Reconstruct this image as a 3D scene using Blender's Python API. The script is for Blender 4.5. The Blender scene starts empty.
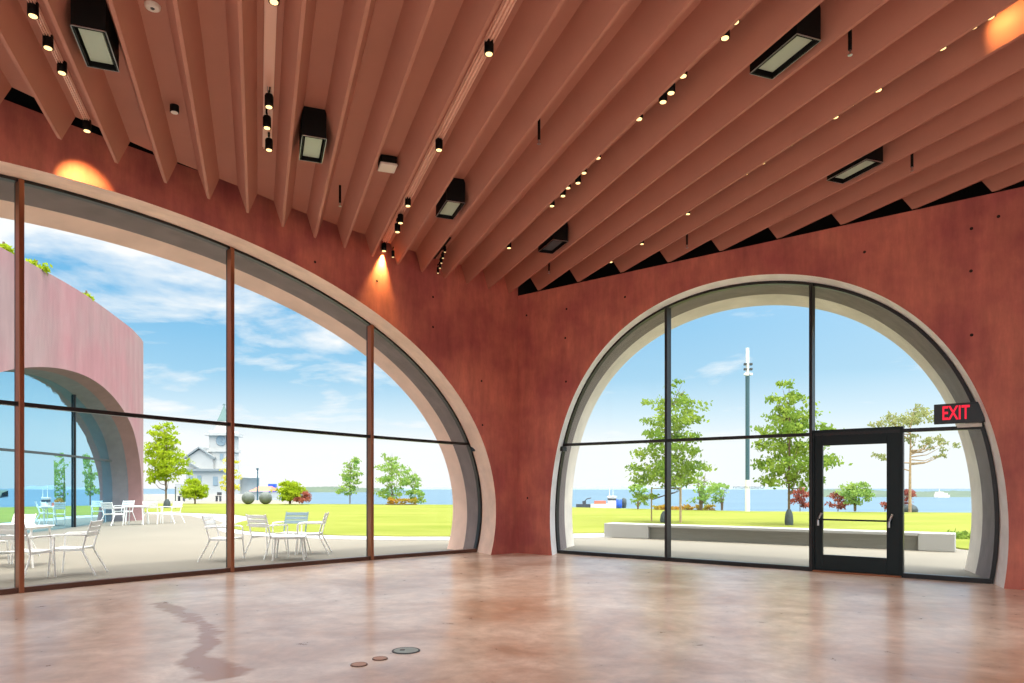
import bpy, bmesh, math, random
from math import sin, cos, tan, pi, radians, atan2, sqrt, hypot
from mathutils import Vector, Matrix
random.seed(7)
SC = bpy.context.scene
COL = SC.collection
H, F, YH, CX = 1.37, 700.0, 488.0, 512.0        # eye height, focal length in px, horizon row, centre column

# ------------------------------------------------------------------ materials
def new_mat(name):
    m = bpy.data.materials.new(name); m.use_nodes = True
    nt = m.node_tree; nt.nodes.clear()
    out = nt.nodes.new('ShaderNodeOutputMaterial')
    return m, nt, out
def N(nt, typ, **kw):
    n = nt.nodes.new(typ)
    for k, v in kw.items():
        if k in n.inputs.keys(): n.inputs[k].default_value = v
        else: setattr(n, k, v)
    return n
def srgb(r, g, b):
    f = lambda c: (c/255/12.92) if c/255 <= .04045 else ((c/255+.055)/1.055)**2.4
    return (f(r), f(g), f(b), 1)
def mat(name, c, rough=.6, metal=0., var=0., scale=3., spec=.5, bump=0., c2=None, vec_scale=None):
    m, nt, out = new_mat(name)
    p = N(nt, 'ShaderNodeBsdfPrincipled'); p.inputs['Roughness'].default_value = rough
    p.inputs['Metallic'].default_value = metal; p.inputs['Specular IOR Level'].default_value = spec
    nt.links.new(p.outputs[0], out.inputs[0])
    if var or c2:
        tc = N(nt, 'ShaderNodeTexCoord'); mp = N(nt, 'ShaderNodeMapping')
        if vec_scale: mp.inputs['Scale'].default_value = vec_scale
        nt.links.new(tc.outputs['Object'], mp.inputs[0])
        no = N(nt, 'ShaderNodeTexNoise', Scale=scale, Detail=6., Roughness=.65)
        nt.links.new(mp.outputs[0], no.inputs['Vector'])
        r = N(nt, 'ShaderNodeValToRGB')
        r.color_ramp.elements[0].position = .3; r.color_ramp.elements[1].position = .7
        a = tuple(max(0, x*(1-var)) for x in c[:3])+(1,); b = c2 or tuple(min(1, x*(1+var)) for x in c[:3])+(1,)
        if c2: a = c
        r.color_ramp.elements[0].color = a; r.color_ramp.elements[1].color = b
        nt.links.new(no.outputs[0], r.inputs[0]); nt.links.new(r.outputs[0], p.inputs['Base Color'])
        if bump:
            bp = N(nt, 'ShaderNodeBump', Strength=bump, Distance=.02)
            nt.links.new(no.outputs[0], bp.inputs['Height']); nt.links.new(bp.outputs[0], p.inputs['Normal'])
    else:
        p.inputs['Base Color'].default_value = c
    return m
def emit_mat(name, c, s):
    m, nt, out = new_mat(name)
    e = N(nt, 'ShaderNodeEmission', Color=c, Strength=s); nt.links.new(e.outputs[0], out.inputs[0])
    return m

def red_wall_mat():
    m, nt, out = new_mat('red_concrete'); L = nt.links.new
    tc = N(nt, 'ShaderNodeTexCoord')
    n1 = N(nt, 'ShaderNodeTexNoise', Scale=1.0, Detail=6., Roughness=.6); L(tc.outputs['Object'], n1.inputs['Vector'])
    mp = N(nt, 'ShaderNodeMapping'); mp.inputs['Scale'].default_value = (2.5, 2.5, .5); L(tc.outputs['Object'], mp.inputs[0])
    n2 = N(nt, 'ShaderNodeTexNoise', Scale=2.2, Detail=8., Roughness=.7); L(mp.outputs[0], n2.inputs['Vector'])
    r1 = N(nt, 'ShaderNodeValToRGB'); e = r1.color_ramp.elements
    e[0].position = .36; e[0].color = (.44, .112, .10, 1); e[1].position = .64; e[1].color = (.66, .21, .145, 1)
    L(n1.outputs[0], r1.inputs[0])
    r2 = N(nt, 'ShaderNodeValToRGB'); e = r2.color_ramp.elements
    e[0].position = .3; e[0].color = (.72, .72, .72, 1); e[1].position = .75; e[1].color = (1.12, 1.1, 1.1, 1)
    L(n2.outputs[0], r2.inputs[0])
    mx = N(nt, 'ShaderNodeMix', data_type='RGBA', blend_type='MULTIPLY'); mx.inputs[0].default_value = 1
    L(r1.outputs[0], mx.inputs[6]); L(r2.outputs[0], mx.inputs[7])
    p = N(nt, 'ShaderNodeBsdfPrincipled', Roughness=.55); p.inputs['Specular IOR Level'].default_value = .35
    L(mx.outputs[2], p.inputs['Base Color'])
    bp = N(nt, 'ShaderNodeBump', Strength=.12, Distance=.01); L(n2.outputs[0], bp.inputs['Height']); L(bp.outputs[0], p.inputs['Normal'])
    L(p.outputs[0], out.inputs[0]); return m

def floor_mat():
    m, nt, out = new_mat('polished_concrete'); L = nt.links.new
    tc = N(nt, 'ShaderNodeTexCoord')
    n1 = N(nt, 'ShaderNodeTexNoise', Scale=.7, Detail=7., Roughness=.62, Distortion=.5); L(tc.outputs['Object'], n1.inputs['Vector'])
    n2 = N(nt, 'ShaderNodeTexNoise', Scale=4., Detail=8., Roughness=.7, Distortion=.3); L(tc.outputs['Object'], n2.inputs['Vector'])
    r1 = N(nt, 'ShaderNodeValToRGB'); e = r1.color_ramp.elements
    e[0].position = .33; e[0].color = (.48, .30, .205, 1); e[1].position = .66; e[1].color = (.80, .69, .60, 1)
    L(n1.outputs[0], r1.inputs[0])
    r2 = N(nt, 'ShaderNodeValToRGB'); e = r2.color_ramp.elements
    e[0].position = .3; e[0].color = (.70, .66, .64, 1); e[1].position = .7; e[1].color = (1.12, 1.12, 1.12, 1)
    L(n2.outputs[0], r2.inputs[0])
    mx = N(nt, 'ShaderNodeMix', data_type='RGBA', blend_type='MULTIPLY'); mx.inputs[0].default_value = 1
    L(r1.outputs[0], mx.inputs[6]); L(r2.outputs[0], mx.inputs[7])
    # the brown dried spill: a wandering band of its own
    sep = N(nt, 'ShaderNodeSeparateXYZ'); L(tc.outputs['Object'], sep.inputs[0])
    prev = None
    spots = STAIN
    for (x, y, r) in spots:
        d = N(nt, 'ShaderNodeVectorMath', operation='DISTANCE'); d.inputs[1].default_value = (x, y, 0)
        dn = N(nt, 'ShaderNodeTexNoise', Scale=3.5, Detail=5.) if prev is None else dn
        if prev is None:
            L(tc.outputs['Object'], dn.inputs['Vector'])
            ad = N(nt, 'ShaderNodeVectorMath', operation='MULTIPLY_ADD'); L(dn.outputs['Color'], ad.inputs[0])
            ad.inputs[1].default_value = (.3, .4, 0); L(tc.outputs['Object'], ad.inputs[2])
            sh = N(nt, 'ShaderNodeVectorMath', operation='SUBTRACT'); L(ad.outputs[0], sh.inputs[0]); sh.inputs[1].default_value = (.15, .2, 0)
        L(sh.outputs[0], d.inputs[0])
        dv = N(nt, 'ShaderNodeMath', operation='DIVIDE'); L(d.outputs['Value'], dv.inputs[0]); dv.inputs[1].default_value = r
        if prev is None: prev = dv
        else:
            mn = N(nt, 'ShaderNodeMath', operation='MINIMUM'); L(prev.outputs[0], mn.inputs[0]); L(dv.outputs[0], mn.inputs[1]); prev = mn
    rs = N(nt, 'ShaderNodeValToRGB'); e = rs.color_ramp.elements
    e[0].position = .55; e[0].color = (1, 1, 1, 1); e[1].position = 1.15; e[1].color = (0, 0, 0, 1)
    L(prev.outputs[0], rs.inputs[0])
    mu = N(nt, 'ShaderNodeMath', operation='MULTIPLY'); L(rs.outputs[0], mu.inputs[0]); mu.inputs[1].default_value = .85
    m2 = N(nt, 'ShaderNodeMix', data_type='RGBA'); L(mu.outputs[0], m2.inputs[0]); L(mx.outputs[2], m2.inputs[6]); m2.inputs[7].default_value = (.33, .13, .045, 1)
    p = N(nt, 'ShaderNodeBsdfPrincipled'); p.inputs['Specular IOR Level'].default_value = .5; p.inputs['Coat Weight'].default_value = .2; p.inputs['Coat Roughness'].default_value = .12
    L(m2.outputs[2], p.inputs['Base Color'])
    rr = N(nt, 'ShaderNodeMapRange'); rr.inputs['To Min'].default_value = .2; rr.inputs['To Max'].default_value = .42
    L(n2.outputs[0], rr.inputs[0]); L(rr.outputs[0], p.inputs['Roughness'])
    bp = N(nt, 'ShaderNodeBump', Strength=.08, Distance=.01); L(n2.outputs[0], bp.inputs['Height']); L(bp.outputs[0], p.inputs['Normal'])
    L(p.outputs[0], out.inputs[0]); return m

def glass_mat(name, tint, fac, facing=True):
    m, nt, out = new_mat(name); L = nt.links.new
    t = N(nt, 'ShaderNodeBsdfTransparent', Color=tint); g = N(nt, 'ShaderNodeBsdfGlossy', Roughness=.0)
    g.inputs['Color'].default_value = (1, 1, 1, 1)
    lw = N(nt, 'ShaderNodeFresnel', IOR=1.3)
    mu = N(nt, 'ShaderNodeMath', operation='MULTIPLY'); mu.inputs[1].default_value = fac; L(lw.outputs[0], mu.inputs[0])
    mx = N(nt, 'ShaderNodeMixShader'); L(mu.outputs[0], mx.inputs[0]); L(t.outputs[0], mx.inputs[1]); L(g.outputs[0], mx.inputs[2])
    L(mx.outputs[0], out.inputs[0]); return m
def mirror_glass_mat():
    m, nt, out = new_mat('tinted_glass'); L = nt.links.new
    d = N(nt, 'ShaderNodeBsdfPrincipled', Roughness=.1); d.inputs['Base Color'].default_value = (.02, .12, .2, 1)
    g = N(nt, 'ShaderNodeBsdfGlossy', Roughness=.0); g.inputs['Color'].default_value = (.55, .85, 1., 1)
    mx = N(nt, 'ShaderNodeMixShader'); mx.inputs[0].default_value = .8
    L(d.outputs[0], mx.inputs[1]); L(g.outputs[0], mx.inputs[2]); L(mx.outputs[0], out.inputs[0]); return m
def leaf_mat(name, c1, c2, trans=.45):
    m, nt, out = new_mat(name); L = nt.links.new
    tc = N(nt, 'ShaderNodeTexCoord'); no = N(nt, 'ShaderNodeTexNoise', Scale=1.3, Detail=4.); L(tc.outputs['Object'], no.inputs['Vector'])
    r = N(nt, 'ShaderNodeValToRGB'); e = r.color_ramp.elements
    e[0].position = .35; e[0].color = c1; e[1].position = .65; e[1].color = c2
    L(no.outputs[0], r.inputs[0])
    d = N(nt, 'ShaderNodeBsdfDiffuse'); t = N(nt, 'ShaderNodeBsdfTranslucent')
    L(r.outputs[0], d.inputs[0]); L(r.outputs[0], t.inputs[0])
    mx = N(nt, 'ShaderNodeMixShader'); mx.inputs[0].default_value = trans
    L(d.outputs[0], mx.inputs[1]); L(t.outputs[0], mx.inputs[2]); L(mx.outputs[0], out.inputs[0]); return m

# ------------------------------------------------------------------ mesh builder
class MB:
    def __init__(s): s.v = []; s.f = []; s.mi = []; s.smooth = []
    def add(s, verts, faces, mi=0, smooth=False):
        o = len(s.v); s.v += [tuple(v) for v in verts]
        for f in faces: s.f.append(tuple(i+o for i in f)); s.mi.append(mi); s.smooth.append(smooth)
    def box(s, c, size, ax=None, mi=0, bev=0.):
        """box centred at c; ax: 3 axes"""
        ax = ax or (Vector((1, 0, 0)), Vector((0, 1, 0)), Vector((0, 0, 1)))
        c = Vector(c); hx, hy, hz = [q/2 for q in size]
        b = min(bev, hx*.9, hy*.9, hz*.9)
        if b <= 0:
            vs = [c+ax[0]*hx*i+ax[1]*hy*j+ax[2]*hz*k for i in (-1, 1) for j in (-1, 1) for k in (-1, 1)]
            s.add(vs, [(0, 1, 3, 2), (4, 6, 7, 5), (0, 4, 5, 1), (2, 3, 7, 6), (0, 2, 6, 4), (1, 5, 7, 3)], mi)
        else:
            bm = bmesh.new(); bmesh.ops.create_cube(bm, size=1)
            for v in bm.verts: v.co = Vector((v.co.x*hx*2, v.co.y*hy*2, v.co.z*hz*2))
            bmesh.ops.bevel(bm, geom=bm.edges[:], offset=b, segments=2, affect='EDGES', profile=.6)
            bm.verts.index_update()
            s.add([c+ax[0]*v.co.x+ax[1]*v.co.y+ax[2]*v.co.z for v in bm.verts], [[v.index for v in f.verts] for f in bm.faces], mi)
            bm.free()
    def bar(s, a, b, w, h, up=Vector((0, 0, 1)), mi=0, bev=0.):
        a, b = Vector(a), Vector(b); d = (b-a); l = d.length; d.normalize()
        x = d.cross(up)
        if x.length < 1e-5: x = d.cross(Vector((0, 1, 0)))
        x.normalize(); z = x.cross(d)
        s.box((a+b)/2, (w, l, h), (x, d, z), mi, bev)
    def tube(s, pts, r, n=8, mi=0, cap=True):
        pts = [Vector(p) for p in pts]; rr = r if isinstance(r, (list, tuple)) else [r]*len(pts)
        vs = []; prev = None
        for i, p in enumerate(pts):
            d = (pts[min(i+1, len(pts)-1)]-pts[max(i-1, 0)]).normalized()
            x = d.orthogonal().normalized() if prev is None else (prev-d*prev.dot(d)).normalized()
            prev = x; y = d.cross(x)
            vs += [p+(x*cos(2*pi*k/n)+y*sin(2*pi*k/n))*rr[i] for k in range(n)]
        fs = [(i*n+k, i*n+(k+1) % n, (i+1)*n+(k+1) % n, (i+1)*n+k) for i in range(len(pts)-1) for k in range(n)]
        s.add(vs, fs, mi, True)
        if cap:
            s.add(vs[:n], [tuple(range(n))[::-1]], mi); s.add(vs[-n:], [tuple(range(n))], mi)
    def lathe(s, c, prof, n=20, ax=None, mi=0):
        """prof: (r, z) pairs along axis ax[2]"""
        ax = ax or (Vector((1, 0, 0)), Vector((0, 1, 0)), Vector((0, 0, 1)))
        c = Vector(c); vs = []
        for (r, z) in prof: vs += [c+ax[0]*r*cos(2*pi*k/n)+ax[1]*r*sin(2*pi*k/n)+ax[2]*z for k in range(n)]
        fs = [(i*n+k, i*n+(k+1) % n, (i+1)*n+(k+1) % n, (i+1)*n+k) for i in range(len(prof)-1) for k in range(n)]
        s.add(vs, fs, mi, n > 8)
        s.add(vs[:n], [tuple(range(n))[::-1]], mi); s.add(vs[-n:], [tuple(range(n))], mi)
    def prism(s, poly, z0, z1, mi=0):
        n = len(poly); vs = [(p[0], p[1], z0) for p in poly]+[(p[0], p[1], z1) for p in poly]
        s.add(vs, [tuple(range(n))[::-1], tuple(range(n, 2*n))]+[(i, (i+1) % n, n+(i+1) % n, n+i) for i in range(n)], mi)
    def build(s, name, mats, parent=None, origin=None):
        me = bpy.data.meshes.new(name)
        o0 = Vector(origin) if origin is not None else Vector((0, 0, 0))
        me.from_pydata([Vector(v)-o0 for v in s.v], [], s.f)
        mats = mats if isinstance(mats, (list, tuple)) else [mats]
        for m in mats: me.materials.append(m)
        me.polygons.foreach_set('material_index', s.mi); me.polygons.foreach_set('use_smooth', s.smooth)
        me.update()
        o = bpy.data.objects.new(name, me); COL.objects.link(o)
        o.location = o0
        if parent is not None:
            o.parent = parent
            if parent.type == 'EMPTY' or parent.type == 'MESH':
                if origin is None:      # world-space mesh under a moved parent
                    o.location = (0, 0, 0)
                    o.matrix_parent_inverse = Matrix.Identity(4)
                    off = world_loc(parent)
                    me.transform(Matrix.Translation(-off))
        return o
def world_loc(o):
    v = Vector((0, 0, 0))
    while o is not None: v += Vector(o.location); o = o.parent
    return v
def thing(name, label, cat, loc, group=None):
    o = bpy.data.objects.new(name, None); COL.objects.link(o); o.location = loc; o.empty_display_size = .2
    o['label'] = label; o['category'] = cat
    if group: o['group'] = group
    return o
def tag(o, label, cat, group=None):
    o['label'] = label; o['category'] = cat
    if group: o['group'] = group
    return o
def struct(o): o['kind'] = 'structure'; return o
def stuff(o, label, cat): o['kind'] = 'stuff'; o['label'] = label; o['category'] = cat; return o
def copy_tree(o, parent=None):
    c = o.copy(); COL.objects.link(c); c.parent = parent
    for ch in list(o.children):
        k = ch.copy(); COL.objects.link(k); k.parent = c
        for g in list(ch.children):
            q = g.copy(); COL.objects.link(q); q.parent = k
    return c

# ------------------------------------------------------------------ survey: where things stand
def at_ground(x, y, z=0.):
    Y = F*(H-z)/(y-YH); return Vector(((x-CX)/F*Y, Y, z))
def at_depth(x, y, Y): return Vector(((x-CX)/F*Y, Y, H+(YH-y)/F*Y))
def above(x, y, ze):                    # point at height ze over the eye
    Y = F*ze/(YH-y); return Vector(((x-CX)/F*Y, Y, H+ze))

ZC = F*H/65; CORNER = Vector(((518-CX)/F*ZC, ZC))
class Wall:
    def __init__(s, th, k, sgn, L=19.):
        s.n = 760; s.ds = L/s.n; s.p = [CORNER.copy()]; s.nn = []; s.tt = []
        for i in range(s.n+1):
            a = radians(th)+k*i*s.ds
            t = Vector((sgn*cos(a), -sin(a))); s.tt.append(t); s.nn.append(Vector((sgn*sin(a), cos(a))))
            s.p.append(s.p[-1]+t*s.ds)
    def xy(s, q, d=0.):
        i = int(max(0, min(s.n-1, q/s.ds))); f = q-i*s.ds
        t, n = s.tt[i], s.nn[i]
        return s.p[i]+t*f+n*d
    def P(s, q, z, d=0.):
        a = s.xy(q, d); return Vector((a.x, a.y, z))
    def axes(s, q):
        i = int(max(0, min(s.n-1, q/s.ds))); t, n = s.tt[i], s.nn[i]
        return Vector((t.x, t.y, 0)), Vector((n.x, n.y, 0)), Vector((0, 0, 1))
    def hit(s, x, d):                   # distance along the wall where column x meets the plane at depth d
        g = lambda q: (lambda a: a.x-(x-CX)/F*a.y)(s.xy(q, d))
        lo, hi = -1.5, 15.
        a = g(lo)
        for _ in range(60):
            m = (lo+hi)/2
            if (g(m) > 0) == (a > 0): lo = m
            else: hi = m
        return (lo+hi)/2
    def px(s, x, y, d):
        q = s.hit(x, d); Y = s.xy(q, d).y; return q, H+(YH-y)/F*Y
WL, WR = Wall(37, .034, -1), Wall(38.4, 0, 1)
RING = {  # depth, centre s, centre z, half width, half height, shape terms
 "R0": (0, 4.631, 1.028, 3.829, 3.952, [1.0174, -0.0262, -0.0062, -0.0078, -0.0174, 0.0012, -0.0041, -0.0001, 0.0024]),
 "R1": (0.5, 4.467, 1.124, 3.865, 3.887, [1.0247, -0.0393, -0.0139, -0.0045, -0.018, -0.0026, 0.0002, 0.0023, 0.0021]),
 "R2": (2, 3.884, 0.859, 4.144, 4.339, [1.0032, -0.0089, -0.0092, 0.0064, -0.0085, -0.0053, 0.0134, 0.0114, -0.0047]),
 "R3": (2.6, 3.711, 0.991, 4.119, 4.141, [1.0114, -0.0199, -0.0103, 0.0012, -0.0121, -0.005, 0.0097, 0.0064, -0.0021]),
 "L0": (0, 7.659, 1.047, 7.094, 4.315, [1.0093, -0.0118, -0.0014, -0.007, -0.01]),
 "L1": (0.75, 7.585, 1.067, 7.172, 4.402, [1.0084, -0.0109, -0.0005, -0.0063, -0.0089]),
 "L2": (1.5, 7.297, 1.019, 6.997, 4.394, [1.0093, -0.0103, 0.0027, -0.0108, -0.0106]),
 "L3": (2, 7.243, 1.114, 6.894, 4.204, [1.0093, -0.0108, 0.0021, -0.0109, -0.0106])}
NR = 128
def ring_fn(key):
    d, tc, zc, a, b, c = RING[key]
    def f(ph):
        B = [1, sin(ph), cos(2*ph), sin(3*ph), cos(4*ph), cos(ph), sin(2*ph), cos(3*ph), sin(4*ph)]
        r = sum(x*y for x, y in zip(c, B)); return tc+a*r*cos(ph), zc+b*r*sin(ph)
    return f
def foot(f, z0, side):
    lo, hi = (-.9, 0.) if side > 0 else (pi+.9, pi)
    for _ in range(50):
        m = (lo+hi)/2
        if f(m)[1] < z0: lo = m
        else: hi = m
    return hi
def ring(key, z0=0., inset=0.):
    f = ring_fn(key); a, b = foot(f, z0, 1), foot(f, z0, -1)
    d, tc, zc, A, Bq, c = RING[key]
    out = []
    for i in range(NR+1):
        q, z = f(a+(b-a)*i/NR)
        if inset:
            vx, vz = q-tc, z-zc; l = hypot(vx, vz); q -= inset*vx/l; z -= inset*vz/l
        out.append((q, z))
    return out
def ring_z(key, q, inset=0.):           # height of the arch above position q
    r = ring(key, 0, inset); best = 0
    for (a, za), (b, zb) in zip(r, r[1:]):
        if (a-q)*(b-q) <= 0 and abs(a-b) > 1e-6: best = max(best, za+(zb-za)*(q-a)/(b-a))
    return best
def ring_q(key, z, side, inset=0.):     # horizontal limits at height z (side +1: far from corner)
    r = ring(key, 0, inset); hits = []
    for (a, za), (b, zb) in zip(r, r[1:]):
        if (za-z)*(zb-z) <= 0 and abs(za-zb) > 1e-7: hits.append(a+(b-a)*(z-za)/(zb-za))
    return max(hits) if side > 0 else min(hits)

px_floor = lambda x, y: at_ground(x, y)
STAIN = []
for (x, y, r) in [(160, 604, .16), (172, 608, .2), (185, 614, .17), (196, 620, .15), (206, 628, .15), (211, 636, .15), (206, 645, .17), (198, 652, .16), (193, 660, .2), (203, 664, .24), (216, 668, .24), (232, 672, .2), (205, 676, .25)]:
    p = at_ground(x, y); STAIN.append((p.x, p.y, r*.8))

STAIN = [((a[0]*(3-j)+c[0]*j)/3, (a[1]*(3-j)+c[1]*j)/3, (a[2]*(3-j)+c[2]*j)/3) for a, c in zip(STAIN, STAIN[1:]) for j in range(3)]
M = {}
M['wall'] = red_wall_mat()
M['reveal'] = mat('pale_pink_concrete', (.88, .67, .56, 1), .7, var=.12, scale=2.5)
M['reveal_r'] = mat('pale_concrete', (.86, .86, .86, 1), .7, var=.12, scale=2.5)
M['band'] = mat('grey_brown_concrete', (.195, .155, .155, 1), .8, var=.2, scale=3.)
M['outer'] = mat('outer_concrete', (.84, .60, .50, 1), .75, var=.12, scale=1.5)
M['outer_r'] = mat('outer_concrete_grey', (.78, .72, .64, 1), .75, var=.15, scale=1.5)
M['hole'] = mat('tie_hole', (.02, .008, .006, 1), .9)
M['fin'] = mat('painted_fin', (.47, .205, .15, 1), .62, var=.05, scale=1.2, spec=.3)
M['soffit'] = mat('painted_soffit', (.47, .21, .155, 1), .7, var=.05, scale=1.2, spec=.3)
M['black'] = mat('black_paint', (.003, .003, .003, 1), .6, spec=.2)
M['void'] = mat('dark_roof_void', (.006, .006, .007, 1), .9)
M['floor'] = floor_mat()
M['frame'] = mat('dark_bronze_frame', (.018, .017, .018, 1), .35, metal=.3)
M['mullion'] = mat('bronze_mullion', (.34, .14, .075, 1), .3, metal=.8)
M['sill'] = mat('dark_bronze_sill', (.10, .045, .03, 1), .35, metal=.3)
M['steel'] = mat('brushed_steel', (.55, .55, .55, 1), .3, metal=1.)
M['glass'] = glass_mat('clear_glass', (.988, .995, .99, 1), .35)
M['door'] = mat('black_door_metal', (.008, .016, .018, 1), .35, metal=.0, spec=.25)
M['lens'] = emit_mat('lamp_glow', (1, .66, .27, 1), 2.4)
M['lens_dim'] = emit_mat('lamp_glow_dim', (1, .66, .3, 1), 1.2)
M['diffuser'] = mat('pale_green_diffuser', (.42, .53, .42, 1), .4)
M['white'] = mat('white_plastic', (.8, .77, .7, 1), .4)
M['track'] = mat('pale_track', (.92, .62, .50, 1), .35)
M['exit_red'] = emit_mat('exit_red', (1, .03, .06, 1), 1.1)
M['exit_box'] = mat('exit_black', (.015, .016, .018, 1), .3)
M['mirror'] = mirror_glass_mat()
M['chair'] = mat('white_powder_coat', (.93, .94, .92, 1), .4)
M['chair_blue'] = mat('blue_grey_powder_coat', (.22, .33, .40, 1), .4)
M['plaza'] = mat('plaza_concrete', (.205, .185, .145, 1), .8, var=.06, scale=.4)
M['path'] = mat('white_path', (.40, .39, .37, 1), .8, var=.04, scale=1.)
M['bench'] = mat('white_bench_concrete', (.40, .40, .385, 1), .7, var=.04, scale=2.)
M['bench_wood'] = mat('grey_bench_boards', (.27, .27, .24, 1), .7, var=.12, scale=2., vec_scale=(1, 1, 14))
M['grass'] = mat('grass', (.14, .175, .018, 1), .9, c2=(.225, .235, .045, 1), scale=.35, spec=.1, vec_scale=(.4, 1, 1))
M['sea'] = mat('sea', (.065, .12, .17, 1), .45, c2=(.10, .165, .215, 1), scale=.05, bump=.3, vec_scale=(.12, 1, 1), spec=.25)
M['land'] = mat('wooded_shore', (.05, .085, .065, 1), .9, c2=(.085, .12, .075, 1), scale=.05)
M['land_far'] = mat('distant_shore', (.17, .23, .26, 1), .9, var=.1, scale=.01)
M['bark'] = mat('bark', (.16, .11, .07, 1), .9, var=.3, scale=8.)
M['bark_pale'] = mat('pale_bark', (.36, .25, .15, 1), .9, var=.3, scale=8.)
M['bag'] = mat('watering_bag', (.05, .07, .075, 1), .6, var=.3, scale=9.)
M['lime'] = leaf_mat('lime_leaves', (.28, .40, .015, 1), (.44, .52, .04, 1))
M['green'] = leaf_mat('green_leaves', (.15, .26, .045, 1), (.32, .42, .075, 1))
M['olive'] = leaf_mat('olive_leaves', (.26, .30, .13, 1), (.38, .38, .16, 1))
M['mint'] = leaf_mat('fresh_leaves', (.20, .36, .09, 1), (.38, .50, .13, 1))
M['yellow'] = leaf_mat('yellow_leaves', (.55, .55, .05, 1), (.65, .6, .15, 1))
M['redleaf'] = leaf_mat('red_leaves', (.30, .09, .07, 1), (.45, .16, .11, 1))
M['orange'] = leaf_mat('orange_flowers', (.55, .27, .04, 1), (.40, .36, .06, 1))
M['church'] = mat('pale_church_stone', (.50, .50, .48, 1), .8, var=.05, scale=.3)
M['church_roof'] = mat('grey_church_roof', (.25, .28, .29, 1), .7, var=.06, scale=.3)
M['spire'] = mat('green_copper', (.13, .22, .21, 1), .6)
M['clock'] = mat('clock_face', (.25, .33, .38, 1), .5)
M['dark'] = mat('dark_grey', (.05, .06, .07, 1), .6)
M['sphere'] = mat('speckled_stone_sphere', (.12, .14, .13, 1), .7, var=.35, scale=2.)
M['mast'] = mat('teal_mast', (.04, .10, .13, 1), .4)
M['mast_white'] = mat('pale_mast', (.75, .76, .74, 1), .4)
M['post'] = mat('weathered_wood', (.42, .30, .19, 1), .8, var=.15, scale=6.)
M['boat_white'] = mat('boat_white', (.8, .75, .68, 1), .5)
M['boat_red'] = mat('boat_red', (.62, .17, .10, 1), .5)
M['blue'] = mat('blue_plastic', (.01, .09, .62, 1), .4)
M['letter'] = mat('grey_vinyl', (.36, .40, .41, 1), .6)

def pink_wall():
    m, nt, out = new_mat('pink_board_concrete'); L = nt.links.new
    tc = N(nt, 'ShaderNodeTexCoord')
    n1 = N(nt, 'ShaderNodeTexNoise', Scale=.25, Detail=5., Roughness=.6); L(tc.outputs['Object'], n1.inputs['Vector'])
    mp = N(nt, 'ShaderNodeMapping'); mp.inputs['Scale'].default_value = (.7, .7, .12); L(tc.outputs['Object'], mp.inputs[0])
    n2 = N(nt, 'ShaderNodeTexNoise', Scale=3., Detail=6., Roughness=.7); L(mp.outputs[0], n2.inputs['Vector'])
    r1 = N(nt, 'ShaderNodeValToRGB'); e = r1.color_ramp.elements
    e[0].position = .38; e[0].color = (.36, .165, .19, 1); e[1].position = .62; e[1].color = (.33, .215, .225, 1); L(n1.outputs[0], r1.inputs[0])
    r2 = N(nt, 'ShaderNodeValToRGB'); e = r2.color_ramp.elements
    e[0].position = .35; e[0].color = (.84, .84, .85, 1); e[1].position = .65; e[1].color = (1.05, 1.05, 1.05, 1); L(n2.outputs[0], r2.inputs[0])
    mx = N(nt, 'ShaderNodeMix', data_type='RGBA', blend_type='MULTIPLY'); mx.inputs[0].default_value = 1
    L(r1.outputs[0], mx.inputs[6]); L(r2.outputs[0], mx.inputs[7])
    p = N(nt, 'ShaderNodeBsdfPrincipled', Roughness=.8); L(mx.outputs[2], p.inputs['Base Color']); L(p.outputs[0], out.inputs[0]); return m
M['pinkwall'] = pink_wall()

# ------------------------------------------------------------------ the room shell
ZB, ZP = 4.07+H, 4.415+H                 # underside of the fins, soffit between them
NEAR_ROOF = -1.3
ZR = 6.75                                # roof void
def arch_sheet(mb, W, key, q0, q1, ztop, z0, d, mi, rows=14):
    r = ring(key, z0)
    f = ring_fn(key); zc = RING[key][2]; tc = RING[key][1]
    out = []
    a1 = atan2(ztop-zc, q1-tc); a2 = atan2(ztop-zc, q0-tc); a0 = atan2(z0-zc, q1-tc); a3 = atan2(z0-zc, q0-tc)
    if a3 < 0: a3 += 2*pi
    for i in range(NR+1):
        a = a0+(a3-a0)*i/NR
        # snap the two top corners
        if abs(a-a1) < (a3-a0)/NR/2: a = a1
        if abs(a-a2) < (a3-a0)/NR/2: a = a2
        if a <= a1: out.append((q1, zc+(q1-tc)*tan(a)))
        elif a >= a2: out.append((q0, zc+(q0-tc)*tan(a)))
        else: out.append((tc+(ztop-zc)/tan(a), ztop))
    out[0] = (q1, z0); out[-1] = (q0, z0)
    vs = []
    for i in range(NR+1):
        for j in range(rows+1):
            t = j/rows; q = r[i][0]*(1-t)+out[i][0]*t; z = r[i][1]*(1-t)+out[i][1]*t
            vs.append(W.P(q, z, d))
    n = rows+1
    mb.add(vs, [(i*n+j, (i+1)*n+j, (i+1)*n+j+1, i*n+j+1) for i in range(NR) for j in range(rows)], mi)
def loft(mb, W, k1, k2, mi, za=0., zb=0.):
    a, b = ring(k1, za), ring(k2, zb); vs = []
    steps = 4
    for i in range(NR+1):
        for j in range(steps+1):
            t = j/steps
            vs.append(W.P(a[i][0]*(1-t)+b[i][0]*t, a[i][1]*(1-t)+b[i][1]*t, RING[k1][0]*(1-t)+RING[k2][0]*t))
    n = steps+1
    mb.add(vs, [(i*n+j, i*n+j+1, (i+1)*n+j+1, (i+1)*n+j) for i in range(NR) for j in range(steps)], mi, True)
HOLES_L = [(315, 262), (377, 281), (433, 297), (433, 327), (481.5, 381), (482.5, 425)]
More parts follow.
